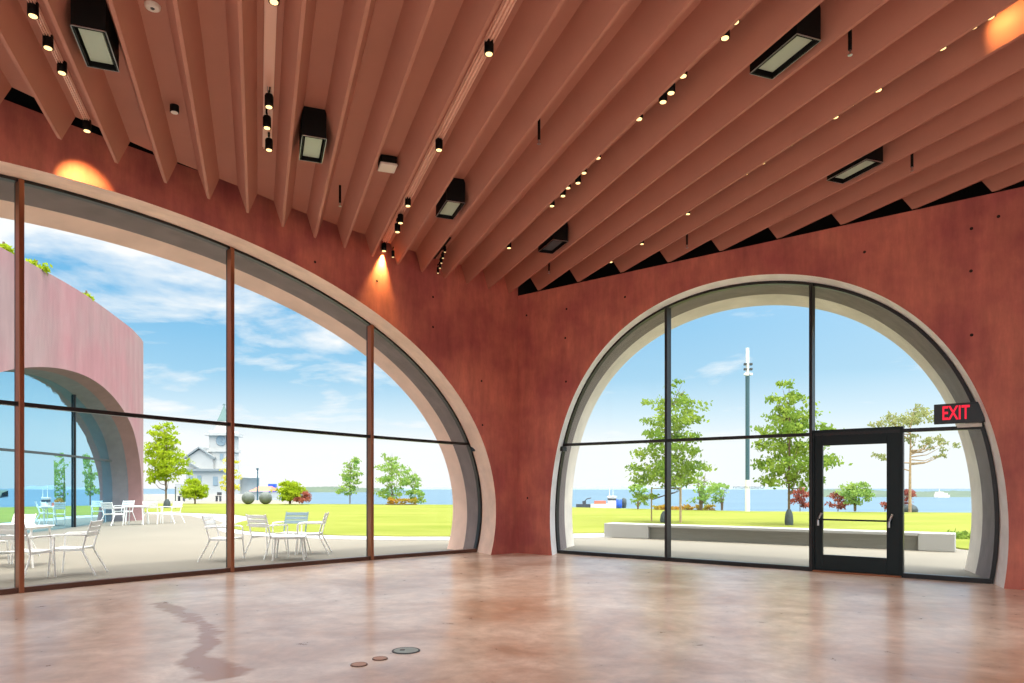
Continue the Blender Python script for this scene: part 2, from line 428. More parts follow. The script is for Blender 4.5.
HOLES_R = [(565.3, 338), (566, 381.6), (971.7, 335), (864.5, 252), (971.5, 228.6), (971, 271), (998.5, 216.5), (527.5, 498), (625, 297), (566.6, 309), (526.6, 315.4)]
def holes(mb, W, lst, mi):
    for (x, y) in lst:
        q, z = W.px(x, y, 0); t, n, u = W.axes(q); c = W.P(q, z, -.002)
        mb.lathe(c, [(.022, 0), (.019, -.001), (.012, -.0012)], 12, (t, u, n), mi)
b = MB()
ZTL = 6.03
arch_sheet(b, WL, "L0", 0, 17.5, ZTL, 0, 0, 0, 24)
vs = []
for i in range(36): vs += [WL.P(i*.5, ZTL, 0), WL.P(i*.5, ZTL, .6), WL.P(i*.5, ZR, .6)]
b.add(vs, [(3*i, 3*i+3, 3*i+4, 3*i+1) for i in range(35)], 0); b.add(vs, [(3*i+1, 3*i+4, 3*i+5, 3*i+2) for i in range(35)], 5)  # black set-back strip stands in for shade on the unlit upper left wall
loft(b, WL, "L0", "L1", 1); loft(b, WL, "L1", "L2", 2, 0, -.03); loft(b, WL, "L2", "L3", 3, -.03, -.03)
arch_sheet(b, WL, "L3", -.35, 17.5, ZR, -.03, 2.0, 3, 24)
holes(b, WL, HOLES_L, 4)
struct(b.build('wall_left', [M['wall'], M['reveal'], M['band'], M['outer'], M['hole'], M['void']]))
b = MB()
arch_sheet(b, WR, "R0", 0, 14, ZB-.02, 0, 0, 0)
loft(b, WR, "R0", "R1", 1); loft(b, WR, "R1", "R2", 2, 0, -.03); loft(b, WR, "R2", "R3", 3, -.03, -.03)
arch_sheet(b, WR, "R3", -.9, 14, ZR, -.03, 2.6, 3)
# flat top of the inner wall and the black upstand behind it
vs = []
for q in (0, 14):
    vs += [WR.P(q, ZB-.02, 0), WR.P(q, ZB-.02, .8), WR.P(q, ZR, .8)]
b.add(vs, [(0, 3, 4, 1)], 0); b.add(vs, [(1, 4, 5, 2)], 5)
b.add([WR.P(0, ZB-.02, 0), WR.P(0, ZB-.02, .8), WR.P(0, ZR, .8), WR.P(0, ZR, 0)], [(0, 1, 2, 3)], 5)
holes(b, WR, HOLES_R, 4)
struct(b.build('wall_right', [M['wall'], M['reveal_r'], M['band'], M['outer_r'], M['hole'], M['void']]))

BACK = -3.5
room = [WL.xy(17.5-i*.5, .70) for i in range(35)]+[CORNER+Vector((0, .6))]+[WR.xy(.5+i*1.35, .45) for i in range(11)]
room = [Vector((p.x, p.y)) for p in room]+[Vector((WR.xy(14, .3).x, BACK)), Vector((WL.xy(17.5, .4).x, BACK))]
b = MB(); b.prism([(p.x, p.y) for p in room], -.06, 0); struct(b.build('floor', M['floor']))
big = [WL.xy(17.5-i*.5, 1.9) for i in range(36)]+[WR.xy(i*1.4, 2.5) for i in range(11)]
b = MB(); b.prism([(p.x, p.y) for p in big]+[(WR.xy(14, 2.5).x, NEAR_ROOF), (WL.xy(17.5, 1.9).x, NEAR_ROOF)], ZR, ZR+.3); struct(b.build('trim_1', M['void']))

# unseen side wall, added to block light and darken the right of the ceiling
e_ = WR.xy(14, 0); b = MB(); b.box(((e_.x+.15), (e_.y-1.3)/2, ZR/2), (.3, e_.y+1.3, ZR)); struct(b.build('wall_light_block', M['wall']))
# ------------------------------------------------------------------ fins
VPX = 258.0
FD = Vector(((VPX-CX)/F, 1, 0)).normalized()          # fin direction, away from camera
FP = Vector((FD.y, -FD.x, 0))                          # across the fins, to the right
def x100(k): return 37.3+51.5*k
def fin_line(k, ze=4.07):                              # X at Y=0 of fin k's axis, in the plane ze over the eye
    return (x100(k)-VPX)/388*4.07
TIP_Y = {0: 139, 1: 163, 2: 183, 3: 199, 4: 213, 5: 227, 6: 238, 7: 248, 8: 256.5, 9: 265, 10: 272, 11: 279.5, 12: 286.5}
def fin_end(k):
    X0 = fin_line(k)
    if k > 12:                                         # meets the right wall
        t = WR.tt[0]; n = WR.nn[0]
        # (X0 + FDx/FDy*Y, Y) on the wall plane
        m = FD.x/FD.y
        Y = ((CORNER.x*n.x+CORNER.y*n.y)-X0*n.x)/(m*n.x+n.y)
        if k == 13: Y = min(Y, F*4.07/(YH-291.5))
        return Vector((X0+m*Y, Y, 0)), Vector((n.x, n.y, 0))
    kk = k
    if k in TIP_Y: Y = F*4.07/(YH-TIP_Y[k])
    else: Y = F*4.07/(YH-139)+(k-0)*.62
    return Vector((X0+FD.x/FD.y*Y, Y, 0)), None
KMIN, KMAX = -5, 28
ends = {k: fin_end(k) for k in range(KMIN, KMAX+1)}
def end_normal(k):
    e, n = ends[k]
    if n is not None: return n
    a = ends[max(KMIN, k-1)][0]; c = ends[min(12, k+1)][0]
    t = (c-a).normalized(); return Vector((-t.y, t.x, 0))
NEAR = -1.2
HALF = .136
def fin_section(k): return [(-HALF, ZP), (-.017, ZB), (.017, ZB), (HALF, ZP)]
for i, k in enumerate(range(KMIN, KMAX+1)):
    e, _ = ends[k]; n = end_normal(k)
    if e.y < NEAR+1.5: continue
    prof = fin_section(k); far = []; near = []
    for (o, z) in prof:
        lam = -o*FP.dot(n)/FD.dot(n)
        p = e+FP*o+FD*lam; far.append((p.x, p.y, z))
        s = (NEAR-(e+FP*o).y)/FD.y; q = e+FP*o+FD*s; near.append((q.x, q.y, z))
    b = MB(); b.add(far+near, [(0, 1, 5, 4), (1, 2, 6, 5), (2, 3, 7, 6), (3, 0, 4, 7), (0, 3, 2, 1), (4, 5, 6, 7)])
    struct(b.build('trim_%d' % (i+2), M['fin']))
b = MB()
top = ZP+.06
pts_far = []; pts_near = []
ks = [k for k in range(KMIN, KMAX+1) if ends[k][0].y > NEAR+1.5]
def mid_end(k, f):  # end point between fins k and k+1
    a = ends[k][0]; c = ends[k+1][0]; return a*(1-f)+c*f
for k in ks:
    e = ends[k][0]; pts_far.append(e); s = (NEAR-e.y)/FD.y; pts_near.append(e+FD*s)
poly = [(p.x, p.y) for p in pts_far]+[(p.x, p.y) for p in reversed(pts_near)]
b.prism(poly, ZP-.001, top)
struct(b.build('ceiling', M['soffit']))
# fascia closing the roof void at the open rear edge
b = MB(); a0, a1 = pts_near[0], pts_near[-1]
b.bar((a0.x, NEAR-.05, (top+ZR)/2), (a1.x, NEAR-.05, (top+ZR)/2), .08, ZR-top); struct(b.build('trim_40', M['soffit']))

# ------------------------------------------------------------------ glazing
def glazing(idx, W, kring, mulls, tz, extra=None, pane_cells=None, frame_w=.05):
    d = RING[kring][0]
    root = bpy.data.objects.new('window_%d' % idx, None); COL.objects.link(root); root.location = W.P(4.5, 0, d); struct(root)
    # frame following the arch and the sill
    f = MB(); a, c = ring(kring, 0., 0.), ring(kring, 0., frame_w)
    for dd0, dd1 in ((-.05, .05),):
        vs = []
        for i in range(NR+1):
            vs += [W.P(a[i][0], a[i][1], d+dd0), W.P(c[i][0], c[i][1], d+dd0), W.P(c[i][0], c[i][1], d+dd1), W.P(a[i][0], a[i][1], d+dd1)]
        fs = []
        for i in range(NR):
            for j in range(4): fs.append((i*4+j, i*4+(j+1) % 4, (i+1)*4+(j+1) % 4, (i+1)*4+j))
        f.add(vs, fs)
    f.build('window_frame', M['frame'], root)
    q0, q1 = ring_q(kring, .03, -1), ring_q(kring, .03, 1)
    sb = MB(); n = 40
    spans = extra['sill'] if extra and 'sill' in extra else [(q0, q1)]
    for (s0, s1) in spans:
        m = max(2, int((s1-s0)/.4))
        for i in range(m):
            u, v = s0+(s1-s0)*i/m, s0+(s1-s0)*(i+1)/m
            sb.bar(W.P(u, .035, d), W.P(v, .035, d), .12, .07)
    sb.build('window_sill', M['sill'] if idx == 1 else M['frame'], root)
    for q in mulls:
        zt = ring_z(kring, q, .02); t, nn, u = W.axes(q)
        mb = MB(); mb.box(W.P(q, zt/2, d-.02), (.062 if idx == 1 else .05, .13, zt), (t, nn, u), 0, .008); o = mb.build('mullion', M['mullion'] if idx == 1 else M['frame'], root)
        mb = MB(); mb.box(W.P(q, zt/2, d+.07), (.05, .05, zt-.02), (t, nn, u)); mb.build('mullion_cap', M['frame'], o)
    z = tz; qa, qb = ring_q(kring, z(q0), -1), ring_q(kring, z(q1), 1)
    tb = MB(); m = 26
    for i in range(m):
        u, v = qa+(qb-qa)*i/m, qa+(qb-qa)*(i+1)/m
        tb.bar(W.P(u, z(u), d-.01), W.P(v, z(v), d-.01), .09, .055)
    tb.build('transom', M['frame'], root)
    # panes: columns between mullions, above and below the transom
    edges = [None]+sorted(mulls)+[None]
    for ci in range(len(edges)-1):
        for upper in (0, 1):
            l = edges[ci]; r = edges[ci+1]
            lo = l if l is not None else None; hi = r if r is not None else None
            if pane_cells and (ci, upper) in pane_cells: lo2, hi2 = pane_cells[(ci, upper)]; lo = lo2 if lo2 is not None else lo; hi = hi2 if hi2 is not None else hi
            vs = []; m = 24; fs = []
            cols = []
            if lo is None and hi is None: continue
            A = lo if lo is not None else min(ring_q(kring, .9, -1), q0)+.03
            B = hi if hi is not None else max(ring_q(kring, .9, 1), q1)-.03
            if upper:
                if lo is None: A = ring_q(kring, z(A), -1)+.02
                if hi is None: B = ring_q(kring, z(B), 1)-.02
            for i in range(m+1):
                q = A+(B-A)*i/m
                if upper: z0, z1 = z(q), max(z(q)+.01, ring_z(kring, q, .02))
                else:
                    z0 = .03
                    # the arch narrows again towards the floor
                    z1 = z(q); rr = ring_z(kring, q, .02)
                    z1 = min(z1, rr) if rr > 0 else .04
                    lows = [zz for zz in (.03, .1, .2, .3, .4, .5, .6, .7, .8) if ring_q(kring, max(zz, .011), -1) <= q <= ring_q(kring, max(zz, .011), 1)]
                    z0 = lows[0] if lows else .9
                cols.append((q, z0, max(z1, z0+.005)))
            g = MB()
            for dd in (-.008, .008):
                o = len(g.v); vv = []
                for (q, z0, z1) in cols: vv += [W.P(q, z0, d+dd), W.P(q, z1, d+dd)]
                g.add(vv, [(2*i, 2*i+2, 2*i+3, 2*i+1) if dd < 0 else (2*i, 2*i+1, 2*i+3, 2*i+2) for i in range(m)])
            g.build('pane', M['glass'], root)
    return root
lz = lambda q: 2.30+(q-.8)*.0215
glazing(1, WL, "L1", [3.03, 5.665, 8.52, 11.1, 13.6], lz)
rz = lambda q: 2.268-.003*(q-.8)
QD0, QD1 = 5.80, 7.085
glazing(2, WR, "R1", [3.18, 5.765], rz, {'sill': [(.62, 5.79), (7.10, 8.22)]}, {(2, 0): (7.12, None)})
# brackets where the transom meets the reveal
# door
d = .5
t, nn, up = WR.axes(6)
door = bpy.data.objects.new('door_1', None); COL.objects.link(door); door.location = WR.P((QD0+QD1)/2, 0, d); struct(door)
b = MB()
for q in (QD0, QD1): b.box(WR.P(q, 1.14, d), (.04, .12, 2.28), (t, nn, up))
b.box(WR.P((QD0+QD1)/2, 2.29, d), (QD1-QD0+.04, .12, .05), (t, nn, up)); b.build('door_frame', M['door'], door)
b = MB(); z0, z1 = .03, 2.26; a0, a1 = QD0+.022, QD1-.022
ia, ib, zl, zh = 5.945, 6.878, .285, 2.06
def rect(b, qa, qb, za, zb, dd=.06): b.box(WR.P((qa+qb)/2, (za+zb)/2, d-.02), (qb-qa, dd, zb-za), (t, nn, up), 0, .006)
rect(b, a0, ia, z0, z1); rect(b, ib, a1, z0, z1); rect(b, ia, ib, z0, zl); rect(b, ia, ib, zh, z1)
b.build('door_leaf', M['door'], door)
b = MB(); b.box(WR.P((ia+ib)/2, (zl+zh)/2, d-.02), (ib-ia+.01, .012, zh-zl+.01), (t, nn, up)); b.build('door_pane', M['glass'], door)
b = MB(); zbar = .86
b.tube([WR.P(ia-.06, zbar, d-.13), WR.P(ib+.06, zbar, d-.13)], .014, 10); bar = b.build('push_bar', M['door'], door)
for q in (ia-.05, ib+.05):
    b = MB(); b.tube([WR.P(q, zbar-.10, d-.125), WR.P(q, zbar-.01, d-.13), WR.P(q+.03, zbar+.10, d-.055)], .018, 8); b.build('bar_bracket', M['steel'], bar)
b = MB(); rect(b, QD0, QD1, .0, .028, .16); b.build('threshold', M['mullion'], door)
# small brackets where the transoms meet the reveals, and the anchors low on the outer reveals
for (W, x, y, dd, win) in ((WL, 474, 449, .62, 'window_1'), (WR, 563.5, 449, .36, 'window_2')):
    q, z = W.px(x, y, dd); t_, n_, u_ = W.axes(q)
    b = MB(); b.box(W.P(q, z, dd), (.07, .16, .10), (t_, n_, u_), 0, .015); b.build('frame_bracket', M['frame'], bpy.data.objects[win])
# lettering stuck on the glass left of the door, read from outside
cu = bpy.data.curves.new('glass_text', 'FONT'); cu.body = 'Oueasmomn'; cu.size = 1; cu.extrude = .01
to = bpy.data.objects.new('glass_text', cu); COL.objects.link(to); bpy.context.view_layer.update()
me = bpy.data.meshes.new_from_object(to.evaluated_get(bpy.context.evaluated_depsgraph_get())); bpy.data.objects.remove(to)
xs = [v.co.x for v in me.vertices]; ys = [v.co.y for v in me.vertices]
(qa, za), (qb, zb_) = WR.px(733, 488.8, .5), WR.px(764, 485.2, .5)
for v in me.vertices:
    f_ = (v.co.x-min(xs))/(max(xs)-min(xs)); g_ = (v.co.y-min(ys))/(max(ys)-min(ys))
    v.co = WR.P(qb+(qa-qb)*f_, za+(zb_-za)*g_, .512+v.co.z*.1)-WR.P(qb, za, .5)
me.materials.clear(); me.materials.append(M['letter'])
gl_ = bpy.data.objects.new('glass_lettering', me); COL.objects.link(gl_); gl_.location = WR.P(qb, za, .5)
tag(gl_, 'small grey reversed lettering on the window glass left of the door', 'lettering')
# exit sign
q0, z = WR.px(959, 413.3, .3); t, nn, up = WR.axes(q0)
ex = thing('exit_sign', 'black illuminated exit sign hanging beside the top of the door arch', 'sign', WR.P(q0, z-.15, .3))
b = MB(); b.box(WR.P(q0, z, .30), (.62, .07, .29), (t, nn, up), 0, .008); b.build('sign_housing', M['exit_box'], ex)
b = MB(); b.box(WR.P(q0+.12, z-.175, .38), (.3, .05, .05), (t, nn, up)); b.box(WR.P(q0+.12, z-.175, .43), (.06, .14, .04), (t, nn, up)); b.build('mounting_bracket', M['white'], ex)
cu = bpy.data.curves.new('exit_text', 'FONT'); cu.body = 'EXIT'; cu.size = 1; cu.extrude = .02; cu.offset = .018
to = bpy.data.objects.new('exit_text', cu); COL.objects.link(to)
bpy.context.view_layer.update()
me = bpy.data.meshes.new_from_object(to.evaluated_get(bpy.context.evaluated_depsgraph_get()))
bpy.data.objects.remove(to)
xs = [v.co.x for v in me.vertices]; ys = [v.co.y for v in me.vertices]
w_, h_ = max(xs)-min(xs), max(ys)-min(ys)
qt, zt = WR.px(956, 412.5, .265)
for v in me.vertices:
    qq = (v.co.x-min(xs))/w_*.335-.1675; zz = (v.co.y-min(ys))/h_*.2-.1
    p = WR.P(qt+qq, zt+zz, .2645-v.co.z*.3)
    v.co = p-ex.location
me.materials.clear(); me.materials.append(M['exit_red'])
tx = bpy.data.objects.new('exit_lettering', me); COL.objects.link(tx); tx.parent = ex; tx['label'] = 'red glowing letters reading EXIT'

# ------------------------------------------------------------------ ceiling fittings
def recess(k): return (x100(k+.5)-VPX)/388*4.07      # X0 of the recess between fins k and k+1
def in_recess(x, y, k, lo=4.0, hi=4.41):
    s = (x-VPX)/(YH-y)
    ze = recess(k)/s if abs(s) > .09 else 4.2
    return above(x, y, max(lo, min(hi, ze)))
UP = Vector((0, 0, 1)); AX = (FP, FD, UP)
def on_axis(p, k):          # slide a point sideways onto the middle of recess k
    X = recess(k)+FD.x/FD.y*p.y; return Vector((X, p.y, p.z))
tracks = {'leftmost': (0, 'leftmost ceiling track'), 'second': (4, 'second ceiling track from the left'), 'third': (8, 'third ceiling track from the left'), 'back': (10, 'short dark track by the corner'), 'fourth': (12, 'long middle ceiling track'), 'fifth': (16, 'rightmost ceiling track'), 'lone': (13, '')}
LAMPS = {'leftmost': [(33, 16, 1), (48, 48, 1), (62, 73, 1), (87, 131, 1)],
 'second': [(274, 2, 1), (269, 107, 1), (267, 128, 1), (269, 150, 1)],
 'third': [(489, 54, 1), (439, 150, 1), (408, 206, 1), (400.5, 223, 1), (397.5, 232, 1), (384, 251, 1), (393, 257, .6)],
 'back': [(445, 252, .5), (443, 258, .5), (441.5, 263, .5), (440, 268, .5), (438, 273, .5)],
 'fourth': [(735, 22, 1), (725, 38, 1), (683, 76, 1), (671, 93, 1), (663, 102, 1), (639, 119, 1), (598, 158, .9), (584, 173, .9), (578, 183, .9), (568, 188, .9), (563, 196, .9), (552, 206, .9), (509, 248, .9)],
 'lone': [(627.5, 165, .5)],
 'fifth': [(990, 17, 1), (973, 27, 1), (942, 48, 1), (878, 90, 1), (852, 105, .8), (835, 117, 1), (790, 145, .8), (763, 163, .8), (746, 174, .7), (688, 214, .8), (642, 244, .8), (611, 262, .8)]}
ORD = ['nearest the camera', 'second', 'third', 'fourth', 'fifth', 'sixth', 'seventh', 'eighth', 'ninth', 'tenth', 'eleventh', 'twelfth', 'thirteenth']
def lamp_parts(dim):
    """prototype at the lens centre, axis pointing down"""
    hb = MB(); hb.lathe((0, 0, 0), [(.036, .0), (.046, -.004), (.046, .05), (.046, .12), (.04, .135), (.012, .14)], 16)
    lb = MB(); lb.lathe((0, 0, 0), [(.006, -.012), (.02, -.0105), (.034, -.006), (.036, .002)], 16)
    sb = MB(); sb.tube([(0, 0, .135), (0, 0, .19)], .009, 8); sb.box((0, 0, .20), (.03, .09, .03))
    return hb, lb, sb
protos = {}
def place_lamp(key, i, x, y, s, total):
    k, where = tracks[key]
    p = in_recess(x, y, k, 4.06, 4.30)
    if key == 'lone': lab = 'tiny lone spotlight in a bare recess beside the long middle ceiling track'
    elif i == total-1: lab = 'black cylinder spotlight on the %s, farthest from the camera' % where
    elif i == 0: lab = 'black cylinder spotlight on the %s, nearest the camera' % where
    else: lab = 'black cylinder spotlight on the %s, %s from the camera end' % (where, ORD[i])
    big = s >= .7
    if big not in protos:
        o = thing('track_spotlight', lab, 'spotlight', p, 'ceiling track spotlights')
        hb, lb, sb = lamp_parts(not big)
        hb.build('lamp_housing', M['black'], o, (0, 0, 0)); lb.build('lamp_lens', M['lens'] if big else M['lens_dim'], o, (0, 0, 0)); sb.build('lamp_stem', M['black'], o, (0, 0, 0))
        protos[big] = o
    else:
        o = copy_tree(protos[big]); o.location = p; o['label'] = lab
    o.scale = (s, s, 1 if s > .7 else .8); o.rotation_euler = (0, 0, atan2(-FD.x, FD.y))
    return o, p
lamp_pos = {}
for key, lst in LAMPS.items():
    for i, (x, y, s) in enumerate(lst):
        o, p = place_lamp(key, i, x, y, s, len(lst)); lamp_pos[(key, i)] = p
for key in ('leftmost', 'second', 'third', 'fourth', 'fifth', 'back'):
    k, where = tracks[key]
    ps = [lamp_pos[(key, i)].y for i in range(len(LAMPS[key]))]
    y1 = min(max(ps)+.35, mid_end(k, .5).y-.05); y0 = min(ps)-(4.0 if key != 'back' else .3)
    X = lambda y: recess(k)+FD.x/FD.y*y
    c = Vector((X((y0+y1)/2), (y0+y1)/2, ZP-.03))
    tr = thing('light_track', 'slim %s running between the red fins' % where, 'light track', c)
    wd = .11 if key in ('third', 'second') else .07
    b = MB(); b.bar((X(y0), y0, ZP-.008), (X(y1), y1, ZP-.008), wd, .014); b.build('track_base', M['track'] if key in ('second', 'third', 'leftmost') else M['soffit'], tr)
    for s in (-1, 0, 1):
        o_ = FP*(s*wd*.33)
        b = MB(); b.bar(Vector((X(y0), y0, ZP-.025))+o_, Vector((X(y1), y1, ZP-.025))+o_, .012, .022); b.build('rail', M['track'] if key in ('second', 'third', 'leftmost') else M['black'], tr)
# box luminaires
BOXES = [(97, 50, 1, 'top left corner, beside the leftmost track', 1), (310.5, 150, 5, 'right of the second track from the left', 1), (448.5, 210.5, 9, 'right of the third track', 1), (546, 247, 13, 'dark, over the room corner', 0), (780, 58, 13, 'at upper right, above the middle track', 1), (855, 172, 18, 'farthest right, above the arched door window', 1)]
for (x, y, k, where, lit) in BOXES:
    p = on_axis(above(x, y, 4.07), k); hgt = ZP-ZB
    o = thing('ceiling_luminaire', 'black box ceiling light with square diffuser, '+where, 'ceiling light', (p.x, p.y, ZB), 'black box ceiling lights')
    L_, W_ = .64, .27
    b = MB(); tk = .02
    for s in (-1, 1):
        b.box(p+FP*(s*(W_/2-tk/2))+UP*(hgt/2), (tk, L_, hgt), AX); b.box(p+FD*(s*(L_/2-tk/2))+UP*(hgt/2), (W_-2*tk, tk, hgt), AX)
    b.box(p+UP*(hgt-.03), (W_-.01, L_-.01, .05), AX); b.build('light_box', M['black'], o)
    b = MB(); b.box(p+UP*.045, (W_-.075, L_-.10, .02), AX, 0, .004); b.build('diffuser', M['diffuser'] if lit else M['dark'], o)
    b = MB()
    for s in (-1, 1):
        b.box(p+FP*(s*(W_/2))+UP*.004, (.008, L_+.008, .008), AX); b.box(p+FD*(s*(L_/2))+UP*.004, (W_+.008, .008, .008), AX)
    b.build('trim_rim', M['steel'], o)
# small round and square fittings
p = on_axis(above(154, 7, 4.40), 2); o = thing('smoke_detector', 'round white smoke detector on the soffit near the upper left light box', 'smoke detector', p)
b = MB(); b.lathe((p.x, p.y, ZP-.03), [(.05, 0), (.066, .008), (.07, .03)], 24); b.build('detector_body', M['white'], o)
b = MB(); b.lathe((p.x, p.y, ZP-.036), [(.014, 0), (.02, .007)], 16); b.build('sensor_cap', M['dark'], o)
p = on_axis(above(178, 113, 4.33), 2); o = thing('surface_downlight', 'small black cylinder with white face on the soffit left of the second track', 'downlight', p)
b = MB(); b.lathe((p.x, p.y, ZP-.08), [(.045, 0), (.05, .004), (.05, .08)], 20); b.build('fitting_body', M['black'], o)
b = MB(); b.lathe((p.x, p.y, ZP-.084), [(.038, 0), (.042, .006)], 20); b.build('fitting_face', M['white'], o)
p = on_axis(above(386, 166, 4.32), 7); o = thing('access_point', 'square white wireless unit with black mount between the red fins', 'wireless unit', p)
b = MB(); b.box((p.x, p.y, ZP-.05), (.22, .24, .10), AX, 0, .02); b.build('mount_box', M['black'], o)
b = MB(); b.box((p.x, p.y, ZP-.115), (.23, .25, .035), AX, 0, .015); b.build('unit_cover', M['white'], o)
for (x, y, k, lab) in [(340, 203, 6, 'left of the square white unit'), (539, 140, 10, 'in the middle of the ceiling'), (850, 50, 14, 'beside the upper right light box'), (912, 167, 19, 'beside the rightmost light box'), (687, 245, 17, 'above the right arch crown'), (549, 271, 14, 'near the room corner')]:
    p = in_recess(x, y, k, 4.0, 4.3); p = on_axis(p, k)
    o = thing('sprinkler', 'thin black sprinkler drop pipe hanging '+lab, 'sprinkler', p, 'sprinkler pipes')
    b = MB(); b.tube([(p.x, p.y, p.z), (p.x, p.y, ZP)], .017, 10); b.build('drop_pipe', M['black'], o)
    b = MB(); b.lathe((p.x, p.y, p.z-.05), [(.022, 0), (.022, .006), (.006, .008), (.01, .05)], 12); b.build('sprinkler_head', M['steel'], o)

# floor cover plates
def plate(x, y, r, lab, m1):
    p = at_ground(x, y); o = thing('floor_plate', lab, 'floor plate', (p.x, p.y, 0), 'round floor covers')
    b = MB(); b.lathe((p.x, p.y, 0), [(r, .0), (r, .006), (r*.93, .009), (r*.9, .006)], 32); b.build('cover_rim', M['dark'] if m1 == 'steel' else M['sill'], o)
    b = MB(); b.lathe((p.x, p.y, .004), [(r*.88, 0), (r*.86, .004)], 32)
    b.build('cover_lid', M['plate_lid'] if m1 == 'steel' else M['floor_lid'], o)
    if m1 == 'steel':
        b = MB(); b.box((p.x-.03, p.y, .0095), (.04, .03, .003)); b.build('lid_pull', M['dark'], o)
M['plate_lid'] = mat('grey_green_lid', (.27, .33, .33, 1), .5, var=.1, scale=8.)
M['floor_lid'] = mat('brown_lid', (.42, .23, .15, 1), .4, var=.1, scale=8.)
plate(406, 651, .118, 'large round grey metal cover plate set in the floor', 'steel')
plate(380, 659, .062, 'small round brown cover in the floor, next to the grey plate', 'brown')
plate(359, 665, .066, 'small round brown cover in the floor, farthest left of three', 'brown')

# ------------------------------------------------------------------ outdoors: ground
GZ = -.03
def gp(x, y, z=GZ): p = at_ground(x, y, z); return (p.x, p.y)
lawn_near = [(-60, 503.9), (100, 508.5), (150, 512.2), (190, 512.8), (232, 514), (256, 517.6), (250, 519.5), (238, 522.2), (231, 525.5), (233, 528.3), (245, 530.6), (285, 533.2), (340, 535), (400, 536), (455, 536), (520, 534.5), (573, 533), (610, 532.5), (640, 531), (760, 536), (940, 543), (960, 548), (1010, 552), (1200, 552)]
lawn_far = [(1200, 513.5), (1010, 512.8), (750, 511.2), (600, 507.8), (450, 504.6), (300, 503.9), (150, 503.4), (-60, 502.9)]
poly = [gp(x, y, 0.) for x, y in lawn_near+lawn_far]
far_pts = [gp(x, y, 0.) for x, y in lawn_far if x > 150]
gl = [(-75, -40), (75, -40), (75, 34)]+[(x+.02*0, y+.35) for x, y in far_pts]+[(far_pts[-1][0]-6, 80), (-75, 80)]
b = MB(); b.prism(gl, -4.6, GZ); struct(b.build('ground', M['plaza']))
b = MB(); b.prism(poly, GZ-.02, .0); stuff(b.build('lawn', M['grass']), 'wide sunlit green lawn beyond the paved terrace', 'lawn')
# white kerb path along the lawn
b = MB(); pa = [Vector(gp(x, y, 0.)) for x, y in lawn_near[2:18]]
wid = [1.6, 1.8, 2.2, 2.2, 1.4, .5, .5, .5, .7, 1.0, 1.2, 1.3, 1.4, 1.6, 1.7, 1.7, 1.7]
def offs(i):
    a = pa[max(0, i-1)]; c = pa[min(len(pa)-1, i+1)]; t = (c-a).normalized(); return Vector((t.y, -t.x))
for i in range(len(pa)-1):
    a, c = pa[i], pa[i+1]; oa, oc = a+offs(i)*wid[i], c+offs(i+1)*wid[i+1]
    b.prism([(a.x, a.y), (oa.x, oa.y), (oc.x, oc.y), (c.x, c.y)], GZ-.01, GZ+.012)
struct(b.build('path', M['path']))
# sea and far shores
b = MB(); b.add([(-3000, 30, -4), (3000, 30, -4), (3000, 5200, -4), (-3000, 5200, -4)], [(0, 1, 2, 3)]); stuff(b.build('sea', M['sea']), 'blue harbour water beyond the lawn', 'sea')
def shore(name, pts, depth, m, lab):
    """pts: (px, top px row); low wooded hills standing at distance depth"""
    b = MB(); random.seed(len(lab)); vs = []
    xs = []
    for (x0, y0), (x1, y1) in zip(pts, pts[1:]):
        n = max(2, int(abs(x1-x0)/2.2))
        for i in range(n): t = i/n; xs.append((x0+(x1-x0)*t, y0+(y1-y0)*t+random.uniform(-.35, .35)))
    xs.append(pts[-1])
    for (x, y) in xs:
        p = at_depth(x, y, depth); hgt = max(p.z, -3)
        sx_ = p.x/depth; vs += [(sx_*(depth-20), depth-20, -4.2), (p.x, depth, hgt*.7-1.2), (sx_*(depth+60), depth+60, hgt), (sx_*(depth+240), depth+240, -4.2)]
    n = len(xs)
    b.add(vs, [(i*4+j, (i+1)*4+j, (i+1)*4+j+1, i*4+j+1) for i in range(n-1) for j in range(3)], 0, True)
    o = b.build(name, m); tag(o, lab, 'shore'); return o
shore('wooded_shore', [(800, 490.5), (830, 489.5), (845, 488.5), (860, 489.5), (880, 491), (905, 491.5), (925, 492), (945, 491), (965, 491.2), (1000, 490.5), (1080, 490)], 430, M['land'], 'green wooded shore across the water at the right')
shore('island', [(300, 489), (306, 486.8), (330, 486.5), (350, 487.3), (380, 488.2)], 900, M['land'], 'low dark green headland across the water at the left')
shore('distant_coast', [(380, 487.6), (450, 487.2), (560, 488), (600, 486.6), (680, 486), (740, 486.5), (800, 487)], 2600, M['land_far'], 'thin hazy coast on the horizon between the arches')

